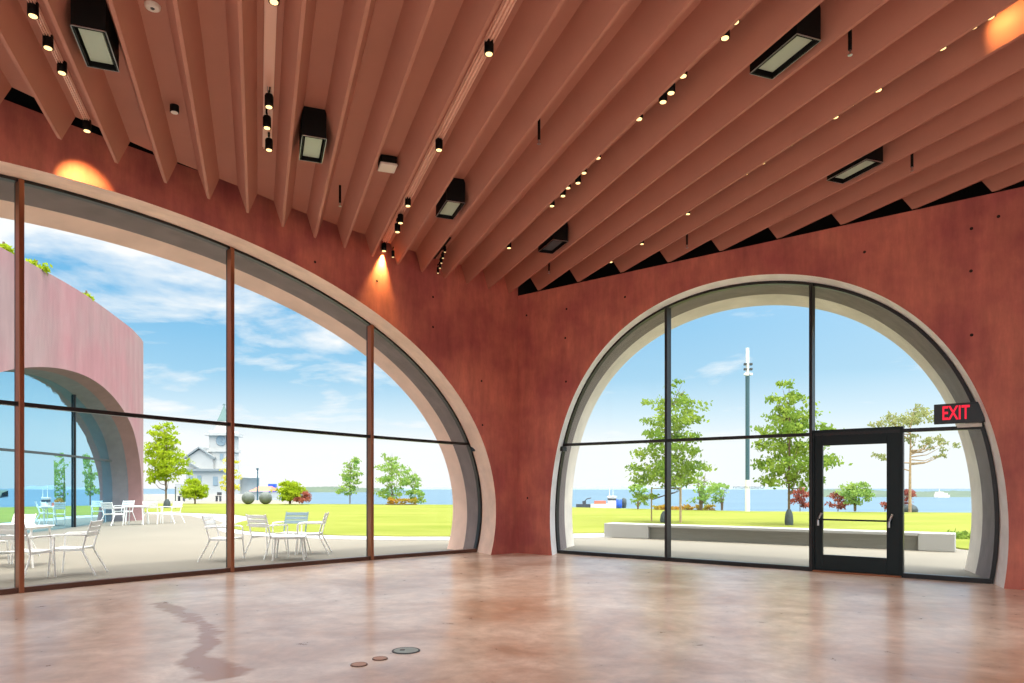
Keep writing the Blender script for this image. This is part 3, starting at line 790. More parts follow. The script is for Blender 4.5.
# ------------------------------------------------------------------ chairs and tables on the terrace
def make_chair(m, mb_, lab):
    r = thing('garden_chair', lab, 'chair', (0, 0, 0))
    b = MB()
    for i in range(7):
        y = -.2+i*.066; z = .425+.012*(abs(i-3)/3)**2
        b.box((0, y, z), (.50, .056, .016), None, 0, .005)
    for s in (-1, 1): b.bar((s*.235, -.24, .41), (s*.235, .235, .41), .028, .028)
    b.build('seat', m, r, (0, 0, 0))
    b = MB()
    for i in range(3):
        z = .655+i*.086; b.box((0, -.285-.028*i, z), (.50, .018, .076), (Vector((1, 0, 0)), Vector((0, .95, .3)), Vector((0, -.3, .95))), 0, .006)
    for s in (-1, 1): b.tube([(s*.245, -.215, .40), (s*.25, -.27, .62), (s*.25, -.36, .875)], .015, 8)
    b.build('backrest', mb_, r, (0, 0, 0))
    for s in (-1, 1):
        b = MB(); b.tube([(s*.285, -.30, .655), (s*.295, -.1, .66), (s*.295, .17, .655), (s*.29, .215, .63)], .016, 8); b.build('armrest', m, r, (0, 0, 0))
        b = MB(); b.tube([(s*.285, .255, 0), (s*.28, .22, .42), (s*.29, .215, .63)], .014, 8); b.build('leg', m, r, (0, 0, 0))
        b = MB(); b.tube([(s*.275, -.42, 0), (s*.25, -.24, .35), (s*.245, -.21, .43)], .014, 8); b.build('leg', m, r, (0, 0, 0))
    return r
def make_table(lab, top=.72, w=.75):
    r = thing('garden_table', lab, 'table', (0, 0, 0)); b = MB()
    b.box((0, 0, top-.012), (w, w, .02), None, 0, .008)
    for s in (-1, 1): b.box((s*(w/2-.04), 0, top-.035), (.03, w-.08, .03)); b.box((0, s*(w/2-.04), top-.035), (w-.08, .03, .03))
    b.build('tabletop', M['chair'], r, (0, 0, 0))
    for sx in (-1, 1):
        for sy in (-1, 1):
            b = MB(); b.tube([(sx*(w/2-.02), sy*(w/2-.02), 0), (sx*(w/2-.07), sy*(w/2-.07), top-.03)], .018, 8); b.build('leg', M['chair'], r, (0, 0, 0))
    return r
first_chair = make_chair(M['chair'], M['chair'], 'white slatted garden armchair in profile beside the leftmost table, facing left')
blue_chair = make_chair(M['chair'], M['chair_blue'], 'garden armchair with blue-grey backrest in the group near the middle window')
def set_chair(x, y, face, lab, src=None):
    """face: degrees; 0 faces away from the camera, 90 faces left, -90 right, 180 towards the camera"""
    o = src or copy_tree(first_chair); p = at_ground(x, y, GZ); o.location = p; o.rotation_euler = (0, 0, radians(face)); o['label'] = lab
    o['group'] = 'white garden chairs on the terrace'
    return o
set_chair(73, 574.2, 103, first_chair['label'], first_chair)
set_chair(290, 553, 172, blue_chair['label'], blue_chair)
set_chair(26, 579.3, -4, 'white slatted garden armchair seen from behind at the leftmost table')
set_chair(10, 558, 170, 'white garden armchair on the far side of the leftmost table, behind the mullion')
set_chair(-17, 566, -95, 'white garden armchair at the left edge, cut off by the frame')
set_chair(226, 560.5, -88, 'white garden armchair standing alone behind the dark mullion, facing right')
set_chair(269, 557, -25, 'white slatted garden armchair seen from behind, left one of the middle group')
set_chair(310, 553.5, 98, 'white garden armchair in profile, right one of the middle group')
set_chair(114, 525.3, -15, 'white garden armchair seen from behind by the concrete arch foot')
set_chair(123.5, 521.5, 175, 'white garden armchair facing us behind the chair at the arch foot')
set_chair(153, 523.8, 10, 'white garden armchair right of the far table, against the lawn')
set_chair(171, 523, 75, 'white garden armchair farthest right of the far group, beside the tree')
set_chair(40, 527.5, 100, 'white garden armchair in front of the mirrored glazing')
T = make_table('white square garden table between the leftmost chairs')
def set_table(x, y, rot, lab, src=None, sc=1.):
    o = src or copy_tree(T); o.location = at_ground(x, y, GZ); o.rotation_euler = (0, 0, radians(rot)); o['label'] = lab; o['group'] = 'white garden tables'; o.scale = (sc, sc, 1); return o
set_table(22, 566, 8, T['label'], T)
set_table(136, 524.6, 12, 'white square garden table by the concrete arch foot')
t3 = make_table('low white square garden table in the middle chair group', .46, .62); t3.location = at_ground(290, 559, GZ); t3.rotation_euler = (0, 0, radians(12)); t3['group'] = 'white garden tables'
set_table(62, 526, 5, 'white square garden table in front of the mirrored glazing')

# ------------------------------------------------------------------ bench
A = at_ground(604, 537.2, GZ); Bq = at_ground(955, 552.5, GZ)
dv = (Bq-A); LB = dv.length; dv.normalize(); bn = Vector((-dv.y, dv.x, 0))
if bn.y < 0: bn = -bn
BX = (dv, bn, UP)
bench = thing('stone_bench', 'long low white concrete bench between the terrace and the lawn', 'bench', (A+Bq)/2)
def along(s, dep, z): return A+dv*s+bn*dep+UP*z
def frac(x):   # distance along the front foot line seen at column x
    m = (x-CX)/F; return (m*A.y-A.x)/(dv.x-m*dv.y)
s1, s2 = frac(648), frac(918)
b = MB(); b.box(along(s1/2, .3, .20), (s1, .6, .40), BX, 0, .02); b.build('bench_end', M['bench'], bench)
b = MB(); b.box(along((s2+LB)/2, .3, .20), (LB-s2, .6, .40), BX, 0, .02); b.build('bench_end', M['bench'], bench)
b = MB(); b.box(along((s1+s2)/2, .36, .165), (s2-s1, .46, .33), BX); b.build('bench_front', M['bench_wood'], bench)
b = MB(); b.box(along((s1+s2)/2, .3, .365), (s2-s1, .6, .07), BX, 0, .01); b.build('bench_seat', M['bench'], bench)

# ------------------------------------------------------------------ opposite pavilion
OP = [(-12.6, 8), (-13.2, 13), (-13.8, 18.9), (-13.95, 20.5), (-14.15, 22.3), (-14.5, 24.3), (-15.25, 27.5), (-15.75, 29.3), (-16.7, 31.7), (-18.4, 33.6), (-21, 35.2), (-25, 36)]
def spline(P, n=16):
    out = []
    for i in range(len(P)-1):
        p0, p1, p2, p3 = [Vector(P[max(0, min(len(P)-1, j))]) for j in (i-1, i, i+1, i+2)]
        for k in range(n):
            t = k/n; out.append(.5*((2*p1)+(-p0+p2)*t+(2*p0-5*p1+4*p2-p3)*t*t+(-p0+3*p1-3*p2+p3)*t**3))
    out.append(Vector(P[-1])); return out
class Curve2:
    def __init__(s, P):
        s.p = spline(P); s.l = [0]
        for a, c in zip(s.p, s.p[1:]): s.l.append(s.l[-1]+(c-a).length)
    def xy(s, q, d=0.):
        q = max(0, min(s.l[-1]-1e-4, q)); i = 0
        while s.l[i+1] < q: i += 1
        a, c = s.p[i], s.p[i+1]; t = (c-a).normalized(); f = (q-s.l[i])
        j0, j1 = s.p[max(0, i-3)], s.p[min(len(s.p)-1, i+4)]; ts = (j1-j0).normalized()
        return a+t*f+Vector((-ts.y, ts.x))*d
    def P(s, q, z, d=0.): a = s.xy(q, d); return Vector((a.x, a.y, z))
OC = Curve2(OP)
def s_at_y(Y):
    for i, p in enumerate(OC.p):
        if p.y >= Y: return OC.l[i]
RING["O0"] = (0, s_at_y(23.0), 1.05, 7.8, 4.1, [1, 0, 0, 0, 0])
RING["O1"] = (.45, s_at_y(22.8), 1.05, 7.6, 4.0, [1, 0, 0, 0, 0])
RING["O2"] = (1.0, s_at_y(22.7), 1.05, 7.4, 3.9, [1, 0, 0, 0, 0])
pav = thing('pavilion', 'curved pink concrete pavilion with an arched glazed front across the terrace', 'building', (OC.xy(18).x, OC.xy(18).y, GZ))
b = MB(); Ltot = OC.l[-1]-.01
r = RING["O0"]
TOP = 7.87
arch_sheet(b, OC, "O0", .2, 26.3, TOP, GZ, 0, 0, 16)
nq = 30; vs = []
for i in range(nq+1):
    q = 26.3+(Ltot-26.3)*i/nq; vs += [OC.P(q, GZ), OC.P(q, TOP)]
b.add(vs, [(2*i, 2*i+2, 2*i+3, 2*i+1) for i in range(nq)], 0)
tp = []
for i in range(81):
    q = .2+(Ltot-.2)*i/80; tp += [OC.P(q, TOP), OC.P(q, TOP+.0, .5), OC.P(q, TOP-.6, .5)]
b.add(tp, [(3*i+j, 3*i+3+j, 3*i+4+j, 3*i+1+j) for i in range(80) for j in range(2)], 0)
loft(b, OC, "O0", "O1", 1, GZ, GZ); loft(b, OC, "O1", "O2", 2, GZ, GZ)
b.build('pavilion_wall', [M['pinkwall'], mat('mauve_reveal', (.20, .11, .11, 1), .8, var=.1), mat('grey_reveal', (.13, .13, .145, 1), .8, var=.15)], pav)
b = MB(); rr = ring("O2", GZ); c = OC.P(RING["O2"][1], 1.5, 2.0)
vs = []
for i in range(NR//2+1):
    a1, a2 = rr[i], rr[NR-i]
    for j in range(17):
        t = j/16; vs.append(OC.P(a1[0]*(1-t)+a2[0]*t, a1[1]*(1-t)+a2[1]*t, 1.0))
b.add(vs, [(i*17+j, (i+1)*17+j, (i+1)*17+j+1, i*17+j+1) for i in range(NR//2) for j in range(16)]); b.build('pavilion_glazing', M['mirror'], pav)
def o_hit(x, d):
    best = None
    for i in range(400):
        q = .5+i*(Ltot-1)/400; a = OC.xy(q, d); e = abs(a.x-(x-CX)/F*a.y)
        if a.y > 14 and (best is None or e < best[0]): best = (e, q)
    return best[1]
qm = o_hit(74.7, .97)
for q in (qm, o_hit(19, .97), o_hit(-70, .97)):
    if abs(q-RING['O2'][1]) > 6.5: continue
    zt = ring_z("O2", q); b = MB(); b.bar(OC.P(q, GZ, 0.96), OC.P(q, zt, 0.96), .06, .06, Vector((1, 0, 0))); b.build('pavilion_mullion', M['frame'], pav)
b = MB()
ztr = 2.5; qa, qb = ring_q("O2", ztr, -1), ring_q("O2", ztr, 1)
for i in range(24):
    u, v = qa+(qb-qa)*i/24, qa+(qb-qa)*(i+1)/24; b.bar(OC.P(u, ztr, 0.96), OC.P(v, ztr, 0.96), .08, .07)
b.build('pavilion_transom', M['dark'], pav)

# ------------------------------------------------------------------ vegetation
def leaves_mesh(blobs, count, size, flat=.5, seed=1):
    rnd = random.Random(seed); vs = []; fs = []
    tot = sum(bl[3]*bl[4]*bl[5] for bl in blobs)
    for (cx, cy, cz, rx, ry, rz_) in blobs:
        n = max(8, int(count*(rx*ry*rz_)/tot))
        nc = max(3, n//22)
        for _ in range(nc):
            while True:
                u = [rnd.uniform(-1, 1) for _ in range(3)]; l = sum(q*q for q in u)
                if l < 1: break
            f_ = (.55+.45*rnd.random())/max(l**.5, .25) if rnd.random() < .5 else 1
            c0 = Vector((cx+u[0]*rx*min(f_, 1.4), cy+u[1]*ry*min(f_, 1.4), cz+u[2]*rz_*min(f_, 1.3)))
            cr = .16*(rx+rz_)/2+size*1.2
            for _ in range(n//nc):
                p = c0+Vector((rnd.gauss(0, cr*.6), rnd.gauss(0, cr*.6), rnd.gauss(0, cr*.6*flat)))
                a = Vector((rnd.gauss(0, 1), rnd.gauss(0, 1), rnd.gauss(0, .6))).normalized(); q = a.orthogonal().normalized()
                q = (Matrix.Rotation(rnd.uniform(0, 2*pi), 3, a) @ q); w = a.cross(q)
                s = size*rnd.uniform(.6, 1.3); o = len(vs)
                vs += [p-q*s, p+w*s*.55, p+q*s, p-w*s*.55]; fs.append((o, o+1, o+2, o+3))
    return vs, fs
def tree(name, lab, base, height, blobs, count, size, leaf, trunk_r=.06, bark='bark', branches=10, trunk_top=.92, cat='tree', seed=1, group=None, lean=0., multi=1):
    """blobs are in fractions of the height, relative to the base"""
    o = thing(name, lab, cat, base, group); rnd = random.Random(seed*31+5)
    bl = [(cx*height, cy*height, cz*height, rx*height, ry*height, rz_*height) for (cx, cy, cz, rx, ry, rz_) in blobs]
    b = MB()
    for s in range(multi):
        ox = 0 if multi == 1 else (s-(multi-1)/2)*.06*height
        pts = [Vector((ox*.3, 0, -.02)), Vector((ox*.6+lean*.3, 0, height*.3)), Vector((ox*1.2+lean*.7+.02*height*.3, .01, height*.62)), Vector((ox*1.8+lean, 0, height*trunk_top))]
        b.tube(pts, [trunk_r, trunk_r*.8, trunk_r*.5, trunk_r*.15], 8)
    for i in range(branches):
        c = bl[rnd.randrange(len(bl))]
        z0 = max(height*.18, min(height*.8, c[2]-c[5]*.6-rnd.uniform(.02, .12)*height))
        e = Vector((c[0]+rnd.uniform(-.7, .7)*c[3], c[1]+rnd.uniform(-.7, .7)*c[4], c[2]+rnd.uniform(-.5, .6)*c[5]))
        st = Vector((lean*z0/height, 0, z0)); m = (st+e)/2+Vector((0, 0, -.03*height))
        b.tube([st, m, e], [trunk_r*.45, trunk_r*.28, trunk_r*.08], 6, cap=False)
    b.build('trunk', M[bark], o, (0, 0, 0))
    vs, fs = leaves_mesh(bl, count, size, seed=seed)
    m = MB(); m.add(vs, fs); m.build('foliage', M[leaf], o, (0, 0, 0))
    return o
def cone_blobs(rows):
    """rows: (height fraction, half width fraction, half thickness fraction, side shift)"""
    out = []
    for (z, w, t_, dx) in rows: out.append((dx, 0, z, w, w, t_))
    return out
def bag(p, w, h, lab):
    b = MB(); b.lathe(p, [(w*.55, 0), (w*.6, h*.25), (w*.5, h*.7), (w*.25, h)], 14); o = b.build('watering_bag', M['bag'], None, p); tag(o, lab, 'watering bag', 'tree watering bags'); return o

def tree_px(name, lab, x, ybase, Y, ytop, rows_px, count, size, leaf, **kw):
    """rows_px: (px row, left px, right px)"""
    base = at_depth(x, ybase, Y); base.z = max(base.z, GZ) if base.z > -1 else base.z
    base = Vector((base.x, Y, base.z)); sc = F/Y
    top = at_depth(x, ytop, Y).z; hgt = top-base.z; rows = []
    for i, (y, l, r) in enumerate(rows_px):
        yn = rows_px[i+1][0] if i+1 < len(rows_px) else ybase
        prev = rows_px[i-1][0] if i else ytop
        th = max(3, (abs(y-prev)+abs(yn-y))/2*.62 if i+1 < len(rows_px) else abs(y-prev)*.62)
        rows.append(((at_depth(x, y, Y).z-base.z)/hgt, (r-l)/2/sc/hgt, th/sc/hgt, ((l+r)/2-x)/sc/hgt))
    return tree(name, lab, base, hgt, cone_blobs(rows), count, size, leaf, **kw)

tree_px('young_tree', 'large bright green young tree with stakes behind the left pane of the door window', 666, 521, 28, 376, [(390, 663, 690), (405, 645, 706), (420, 640, 703), (436, 640, 700), (452, 634, 702), (467, 630, 710), (478, 632, 704), (496, 632, 655)], 4800, .085, 'green', trunk_r=.05, branches=26, seed=3)
tree_px('young_tree', 'large bright green young tree just left of the glazed door', 789, 521, 26, 373, [(386, 778, 800), (400, 768, 815), (415, 762, 828), (430, 758, 830), (446, 754, 826), (462, 751, 838), (478, 757, 822)], 4600, .085, 'green', trunk_r=.05, branches=24, seed=4)
bag(at_ground(789, 525, 0.), .26, .58, 'dark grey watering bag around the trunk left of the door')
bag(at_ground(665, 522.5, 0.), .34, .45, 'dark watering bag around the staked tree trunk')
st = thing('tree_stakes', 'wooden post frame staking the young tree behind the bench', 'tree stakes', at_ground(666, 522, 0.))
pL, pR = at_ground(651.5, 521, 0.), at_ground(680.5, 522.5, 0.)
for p in (pL, pR):
    b = MB(); b.tube([p, p+UP*1.4], .045 if p is pR else .03, 8); b.build('post', M['post'], st)
b = MB(); b.tube([pL+UP*1.35, pR+UP*1.38], .02, 8); b.build('cross_rail', M['post'], st)
tree_px('sparse_tree', 'sparse flat-topped olive tree with pale branching trunk right of the door', 910, 512, 39.5, 402, [(409, 905, 926), (417, 880, 950), (424, 872, 918), (439, 905, 938), (445, 920, 958), (456, 868, 895), (455, 930, 955)], 1500, .10, 'olive', trunk_r=.085, bark='bark_pale', branches=20, trunk_top=.86, seed=6)
bag(at_ground(910, 512, 0.), .7, .42, 'pale grey watering bag at the foot of the sparse tree')
tree_px('shrub_tree', 'bright lime shrub seen through the glazed door', 855, 511, 40, 480, [(486, 842, 868), (493, 838, 876), (500, 845, 868)], 1500, .09, 'mint', trunk_r=.04, branches=10, cat='shrub', seed=7, multi=3)
tree_px('red_shrub', 'dark red shrub left of the lime shrub in the door', 838, 511, 41, 489, [(496, 830, 842), (504, 830, 847)], 500, .09, 'redleaf', trunk_r=.03, branches=5, cat='shrub', seed=8)
tree_px('red_shrub', 'small red shrub at the right edge inside the glazed door', 885, 511, 41, 500, [(505, 880, 892)], 200, .09, 'redleaf', trunk_r=.03, branches=4, cat='shrub', seed=9)
tree_px('red_shrub', 'red shrub beside the pale trunk right of the door', 905, 511, 42, 489, [(494, 900, 916), (503, 898, 908)], 400, .09, 'redleaf', trunk_r=.03, branches=5, cat='shrub', seed=10)
tree_px('red_shrub', 'red shrub behind the tree just left of the door', 800, 511, 42, 488, [(493, 790, 810), (502, 793, 810)], 600, .09, 'redleaf', trunk_r=.03, branches=5, cat='shrub', seed=11)
tree_px('twiggy_shrub', 'light twiggy green shrub right of the staked tree', 701, 510, 43, 470, [(478, 690, 712), (490, 690, 730), (500, 688, 712)], 700, .10, 'mint', trunk_r=.05, branches=16, cat='shrub', seed=12, multi=3)
tree_px('twiggy_shrub', 'thin pale green shrub between the twiggy shrub and the light mast', 722, 510, 44, 484, [(488, 710, 732), (498, 712, 730)], 300, .10, 'mint', trunk_r=.04, branches=10, cat='shrub', seed=13, multi=3)
tree_px('yellow_shrub', 'yellow green shrub left of the staked tree', 638, 509, 45, 484, [(489, 630, 648), (500, 632, 647)], 500, .10, 'mint', trunk_r=.04, branches=8, cat='shrub', seed=14, multi=2)
def hedge(x0, x1, yb, h_px, Y, leaf, lab, cnt, seed):
    p0, p1 = at_depth(x0, yb, Y), at_depth(x1, yb, Y); n = max(3, int((x1-x0)/6)); hh = h_px/F*Y
    bl = [(p0.x+(p1.x-p0.x)*(i+.5)/n-(p0.x+p1.x)/2, 0, hh*.5, (p1.x-p0.x)/n*.7, .4, hh*.5) for i in range(n)]
    o = thing('flower_bed', lab, 'flower bed', ((p0.x+p1.x)/2, Y, max(p0.z, -.6)))
    vs, fs = leaves_mesh(bl, cnt, .09, seed=seed); m = MB(); m.add(vs, fs); m.build('flowers', M[leaf], o, (0, 0, 0))
    b = MB(); b.box((0, 0, .02), (p1.x-p0.x, .7, .06)); b.build('soil', M['bark'], o, (0, 0, 0))
hedge(655, 714, 510.5, 5.5, 44, 'orange', 'low orange and green flower bed behind the staked tree', 900, 21)
hedge(386, 417, 504.5, 6.5, 57, 'orange', 'low orange flower bed under the trees in the left window', 700, 22)
tree_px('young_tree', 'slim fresh green tree left of the right mullion of the left window', 350, 503.6, 60, 455, [(462, 342, 360), (472, 338, 363), (482, 340, 362), (490, 336, 360)], 1100, .12, 'mint', trunk_r=.05, branches=14, seed=15)
tree_px('young_tree', 'fresh green tree above the orange bed, right of the mullion', 392, 504, 58, 449, [(458, 381, 400), (468, 376, 408), (480, 377, 410), (492, 376, 408)], 1600, .12, 'mint', trunk_r=.05, branches=16, seed=16)
tree_px('young_tree', 'smaller fresh green tree right of the orange bed', 415, 504, 59, 468, [(474, 402, 420), (483, 400, 425), (493, 402, 427), (500, 410, 428)], 900, .12, 'mint', trunk_r=.04, branches=12, seed=17)
tree_px('lime_tree', 'bright lime layered tree right of the pink pavilion', 166, 507.5, 49, 421, [(427, 153, 176), (435, 148, 178), (444, 146, 180), (453, 146, 184), (462, 145, 187), (471, 146, 188), (479, 147, 176)], 4200, .11, 'lime', trunk_r=.07, branches=20, seed=18)
bag(at_ground(167, 507.8, 0.), .4, .6, 'dark watering bag at the foot of the lime tree')
tree_px('lime_shrub', 'round lime shrub in front of the church', 195, 503.5, 60, 477, [(482, 186, 202), (489, 181, 208), (495, 182, 205)], 2200, .12, 'lime', trunk_r=.05, branches=10, cat='shrub', seed=19, multi=2)
tree_px('yellow_tree', 'pale yellow tree behind the middle mullion', 231, 503.5, 62, 456, [(464, 222, 240), (476, 220, 241), (488, 218, 240)], 500, .12, 'yellow', trunk_r=.06, branches=12, seed=20)
tree_px('lime_shrub', 'lime shrub right of the two stone spheres', 290, 503.8, 58, 479, [(484, 281, 302), (490, 276, 306), (496, 276, 305)], 1800, .12, 'lime', trunk_r=.04, branches=12, cat='shrub', seed=23, multi=4)
tree_px('red_shrub', 'red shrub at the right of the lime shrub by the spheres', 302, 503.8, 57.5, 490, [(494, 294, 309), (499, 292, 312)], 600, .11, 'redleaf', trunk_r=.03, branches=6, cat='shrub', seed=24)
tree_px('leafy_plant', 'low bright green leafy plant at the right arch foot', 966, 545, 19, 530, [(536, 955, 976), (539, 953, 972)], 260, .09, 'green', trunk_r=.02, branches=4, cat='plant', seed=25)
for (x, y, w, lab) in [(3, 243, 8, 'green tuft on the pavilion roof at the left edge'), (36, 264, 14, 'green tufts on the pavilion roof edge beside the mullion'), (86, 293, 8, 'small green tuft on the pavilion roof farther along')]:
    q = o_hit(x, .2); p = OC.P(q, TOP, .2)
    o = thing('roof_plant', lab, 'plant', p); r_ = w/F*p.y*.6
    vs, fs = leaves_mesh([(0, 0, .08, r_, r_*1.2, .16)], 420, .06, seed=int(x)+40); m = MB(); m.add(vs, fs); m.build('foliage', M['lime'], o, (0, 0, 0))
    b = MB(); b.tube([(0, 0, -.3), (0, 0, .3)], .03, 6); b.build('stem', M['bark'], o, (0, 0, 0))

# ------------------------------------------------------------------ things on and beyond the lawn
for (x, lab) in [(248.2, 'left one of two grey stone spheres on the lawn edge'), (265.6, 'right one of two grey stone spheres on the lawn edge')]:
    Y = 59.; p = at_depth(x, 503.6, Y); R_ = 6.2/F*Y
    b = MB(); prof = [(max(.01, R_*sin(pi*i/24)), R_-R_*cos(pi*i/24)) for i in range(1, 24)]
    b.lathe((p.x, Y, 0), prof, 32); tag(b.build('stone_sphere', M['sphere'], None, (p.x, Y, 0)), lab, 'sphere', 'stone spheres')
# light mast
Y = 41.; p0 = at_depth(747.5, 511, Y); p0.z = 0
ms = thing('light_mast', 'tall slim light mast standing on the lawn edge', 'light mast', p0)
zz = lambda y: at_depth(747.5, y, Y).z
b = MB(); b.tube([p0, (p0.x, Y, zz(480))], .14, 12); b.build('mast_foot', M['mast_white'], ms)
b = MB(); b.tube([(p0.x, Y, zz(480)), (p0.x, Y, zz(376))], .12, 12); b.build('mast_pole', M['mast'], ms)
b = MB(); b.tube([(p0.x, Y, zz(376)), (p0.x, Y, zz(348))], .10, 12); b.build('mast_head', M['mast_white'], ms)
for y in (364.5, 369.5, 374.5):
    for s in (-1, 1):
        b = MB(); b.box((p0.x+s*.17, Y-.1, zz(y)), (.14, .2, .13), None, 0, .02); b.build('lamp_unit', M['dark'] if y < 372 else M['mast_white'], ms)
# tug boat
Y = 185.; zw = -4.
def bp(x, y): q = at_depth(x, y, Y); return q
tug = thing('work_boat', 'white and red work boat moored beyond the lawn', 'boat', (bp(604, 505).x, Y, zw))
x0, x1 = bp(592, 500).x, bp(619, 500).x; zt = bp(600, 504).z
b = MB(); hull = [(x0-.4, Y), (x0+.7, Y-1.4), (x1-1, Y-1.4), (x1+.5, Y), (x1-1, Y+1.4), (x0+.7, Y+1.4)]
b.prism(hull, zw, zt); b.build('hull', M['boat_white'], tug)
b = MB(); b.box((bp(600, 500).x, Y, bp(600, 502.5).z), (bp(607, 0).x-bp(596, 0).x, 2, .9)); b.build('deck_house', M['boat_red'], tug)
b = MB(); b.box((bp(612, 500).x, Y, bp(612, 500.2).z), (2.0, 2, 2.2)); b.box((bp(612, 500).x, Y, bp(612, 496.8).z), (2.3, 2.3, .25)); b.build('wheelhouse', M['boat_white'], tug)
b = MB(); b.box((bp(612, 500).x, Y-.02, bp(612, 499.3).z), (2.05, 2.05, .5)); b.build('wheelhouse_windows', M['dark'], tug)
b = MB(); b.tube([bp(609.5, 498), bp(609.5, 486)], .06, 6); b.tube([bp(613, 498), bp(613, 489)], .05, 6); b.build('boat_mast', M['boat_white'], tug)
cr = thing('dock_crane', 'dark crane arm on a dock left of the work boat', 'crane', (bp(585, 506).x, Y+2, zw))
b = MB(); b.box((bp(585, 0).x, Y+2, bp(585, 505).z-.6), (4.2, 2, 1.6)); b.box((bp(585, 0).x, Y+2, bp(585, 502.8).z), (.9, .9, .9)); b.build('crane_base', M['dark'], cr)
b = MB(); b.tube([Vector((bp(585, 0).x, Y+2, bp(585, 502).z)), Vector((bp(587.5, 0).x, Y+2, bp(585, 499).z)), Vector((bp(592, 0).x, Y+2, bp(585, 498).z))], .13, 6); b.build('crane_arm', M['dark'], cr)
p = at_depth(619, 508, 47.5); b = MB(); b.lathe((p.x, 47.5, 0), [(.18, 0), (.2, .03), (.2, .18), (.205, .2), (.2, .22), (.2, .58), (.17, .6)], 20); tag(b.build('plastic_barrel', M['blue'], None, (p.x, 47.5, 0)), 'bright blue barrel on the lawn edge by the work boat', 'barrel')
p = at_depth(624, 508, 48); b = MB(); b.lathe((p.x, 48, 0), [(.14, 0), (.18, .3), (.16, .6), (.05, .7)], 14); tag(b.build('bollard', M['bag'], None, (p.x, 48, 0)), 'dark green bollard right of the blue barrel', 'bollard')
# ferry
Y = 400.; fx = at_depth(941, 496, Y)
fe = thing('ferry', 'white ferry on the water at the right', 'boat', (fx.x, Y, -4))
sx = Y/F
b = MB(); b.prism([(fx.x-6.5*sx, Y), (fx.x-5*sx, Y-2), (fx.x+6*sx, Y-2), (fx.x+9*sx, Y), (fx.x+6*sx, Y+2), (fx.x-5*sx, Y+2)], -4, -2.6); b.build('hull', M['boat_white'], fe)
b = MB(); b.box((fx.x, Y, -2.1), (10*sx, 3, 1.1)); b.box((fx.x-1, Y, -1.2), (6*sx, 2.6, .8)); b.build('upper_deck', M['boat_white'], fe)
b = MB(); b.tube([(fx.x-1, Y, -.8), (fx.x-1, Y, .6)], .15, 6); b.build('boat_mast', M['boat_white'], fe)
# church
Y = 150.; k = Y/F
def cp(x, y): q = at_depth(x, y, Y); return q
zg = -.3
ch = thing('church', 'white church with clock tower and green spire far across the lawn', 'building', (cp(208, 500).x, Y, zg))
b = MB(); xa, xb = cp(186, 0).x, cp(230, 0).x; ze = cp(0, 470).z; zr_ = cp(0, 449.5).z; xm = cp(199.5, 0).x
b.prism([(xa, Y), (xb, Y), (xb, Y+6), (xa, Y+6)], zg, ze)
xg0, xg1 = cp(186.5, 0).x, cp(213, 0).x; zg2 = cp(0, 458).z
b.add([(xg0, Y, ze), (xg1, Y, ze), (xg1, Y, zg2), (xm, Y, zr_), (xg0, Y, zg2), (xg0, Y+6, ze), (xg1, Y+6, ze), (xg1, Y+6, zg2), (xm, Y+6, zr_), (xg0, Y+6, zg2)], [(0, 1, 2, 3, 4), (9, 8, 7, 6, 5), (0, 5, 6, 1), (1, 6, 7, 2), (0, 4, 9, 5)])
x2 = cp(166, 0).x; b.prism([(x2, Y+4), (xa, Y+4), (xa, Y+8), (x2, Y+8)], zg, cp(0, 484).z)
b.build('nave_wall', M['church'], ch)
b = MB(); e_ = .4
b.add([(xg0-e_, Y-.5, zg2-.2), (xm, Y-.5, zr_+.25), (xg1+e_, Y-.5, zg2-.2), (xg0-e_, Y+6, zg2-.2), (xm, Y+6, zr_+.25), (xg1+e_, Y+6, zg2-.2), (xg0-e_, Y-.5, zg2+.15), (xm, Y-.5, zr_+.6), (xg1+e_, Y-.5, zg2+.15), (xg0-e_, Y+6, zg2+.15), (xm, Y+6, zr_+.6), (xg1+e_, Y+6, zg2+.15)],
      [(0, 1, 7, 6), (1, 2, 8, 7), (6, 7, 10, 9), (7, 8, 11, 10), (0, 3, 4, 1), (1, 4, 5, 2), (0, 6, 9, 3), (2, 5, 11, 8)])
b.build('gable_roof', M['church_roof'], ch)
b = MB(); b.bar((xa-.3, Y-.35, ze), (xb+.3, Y-.35, ze), .7, .5); b.bar((cp(187, 0).x, Y-.3, cp(0, 461).z), (cp(201, 0).x, Y-.3, cp(0, 469.5).z), .5, .3); b.build('cornice', M['church_roof'], ch)
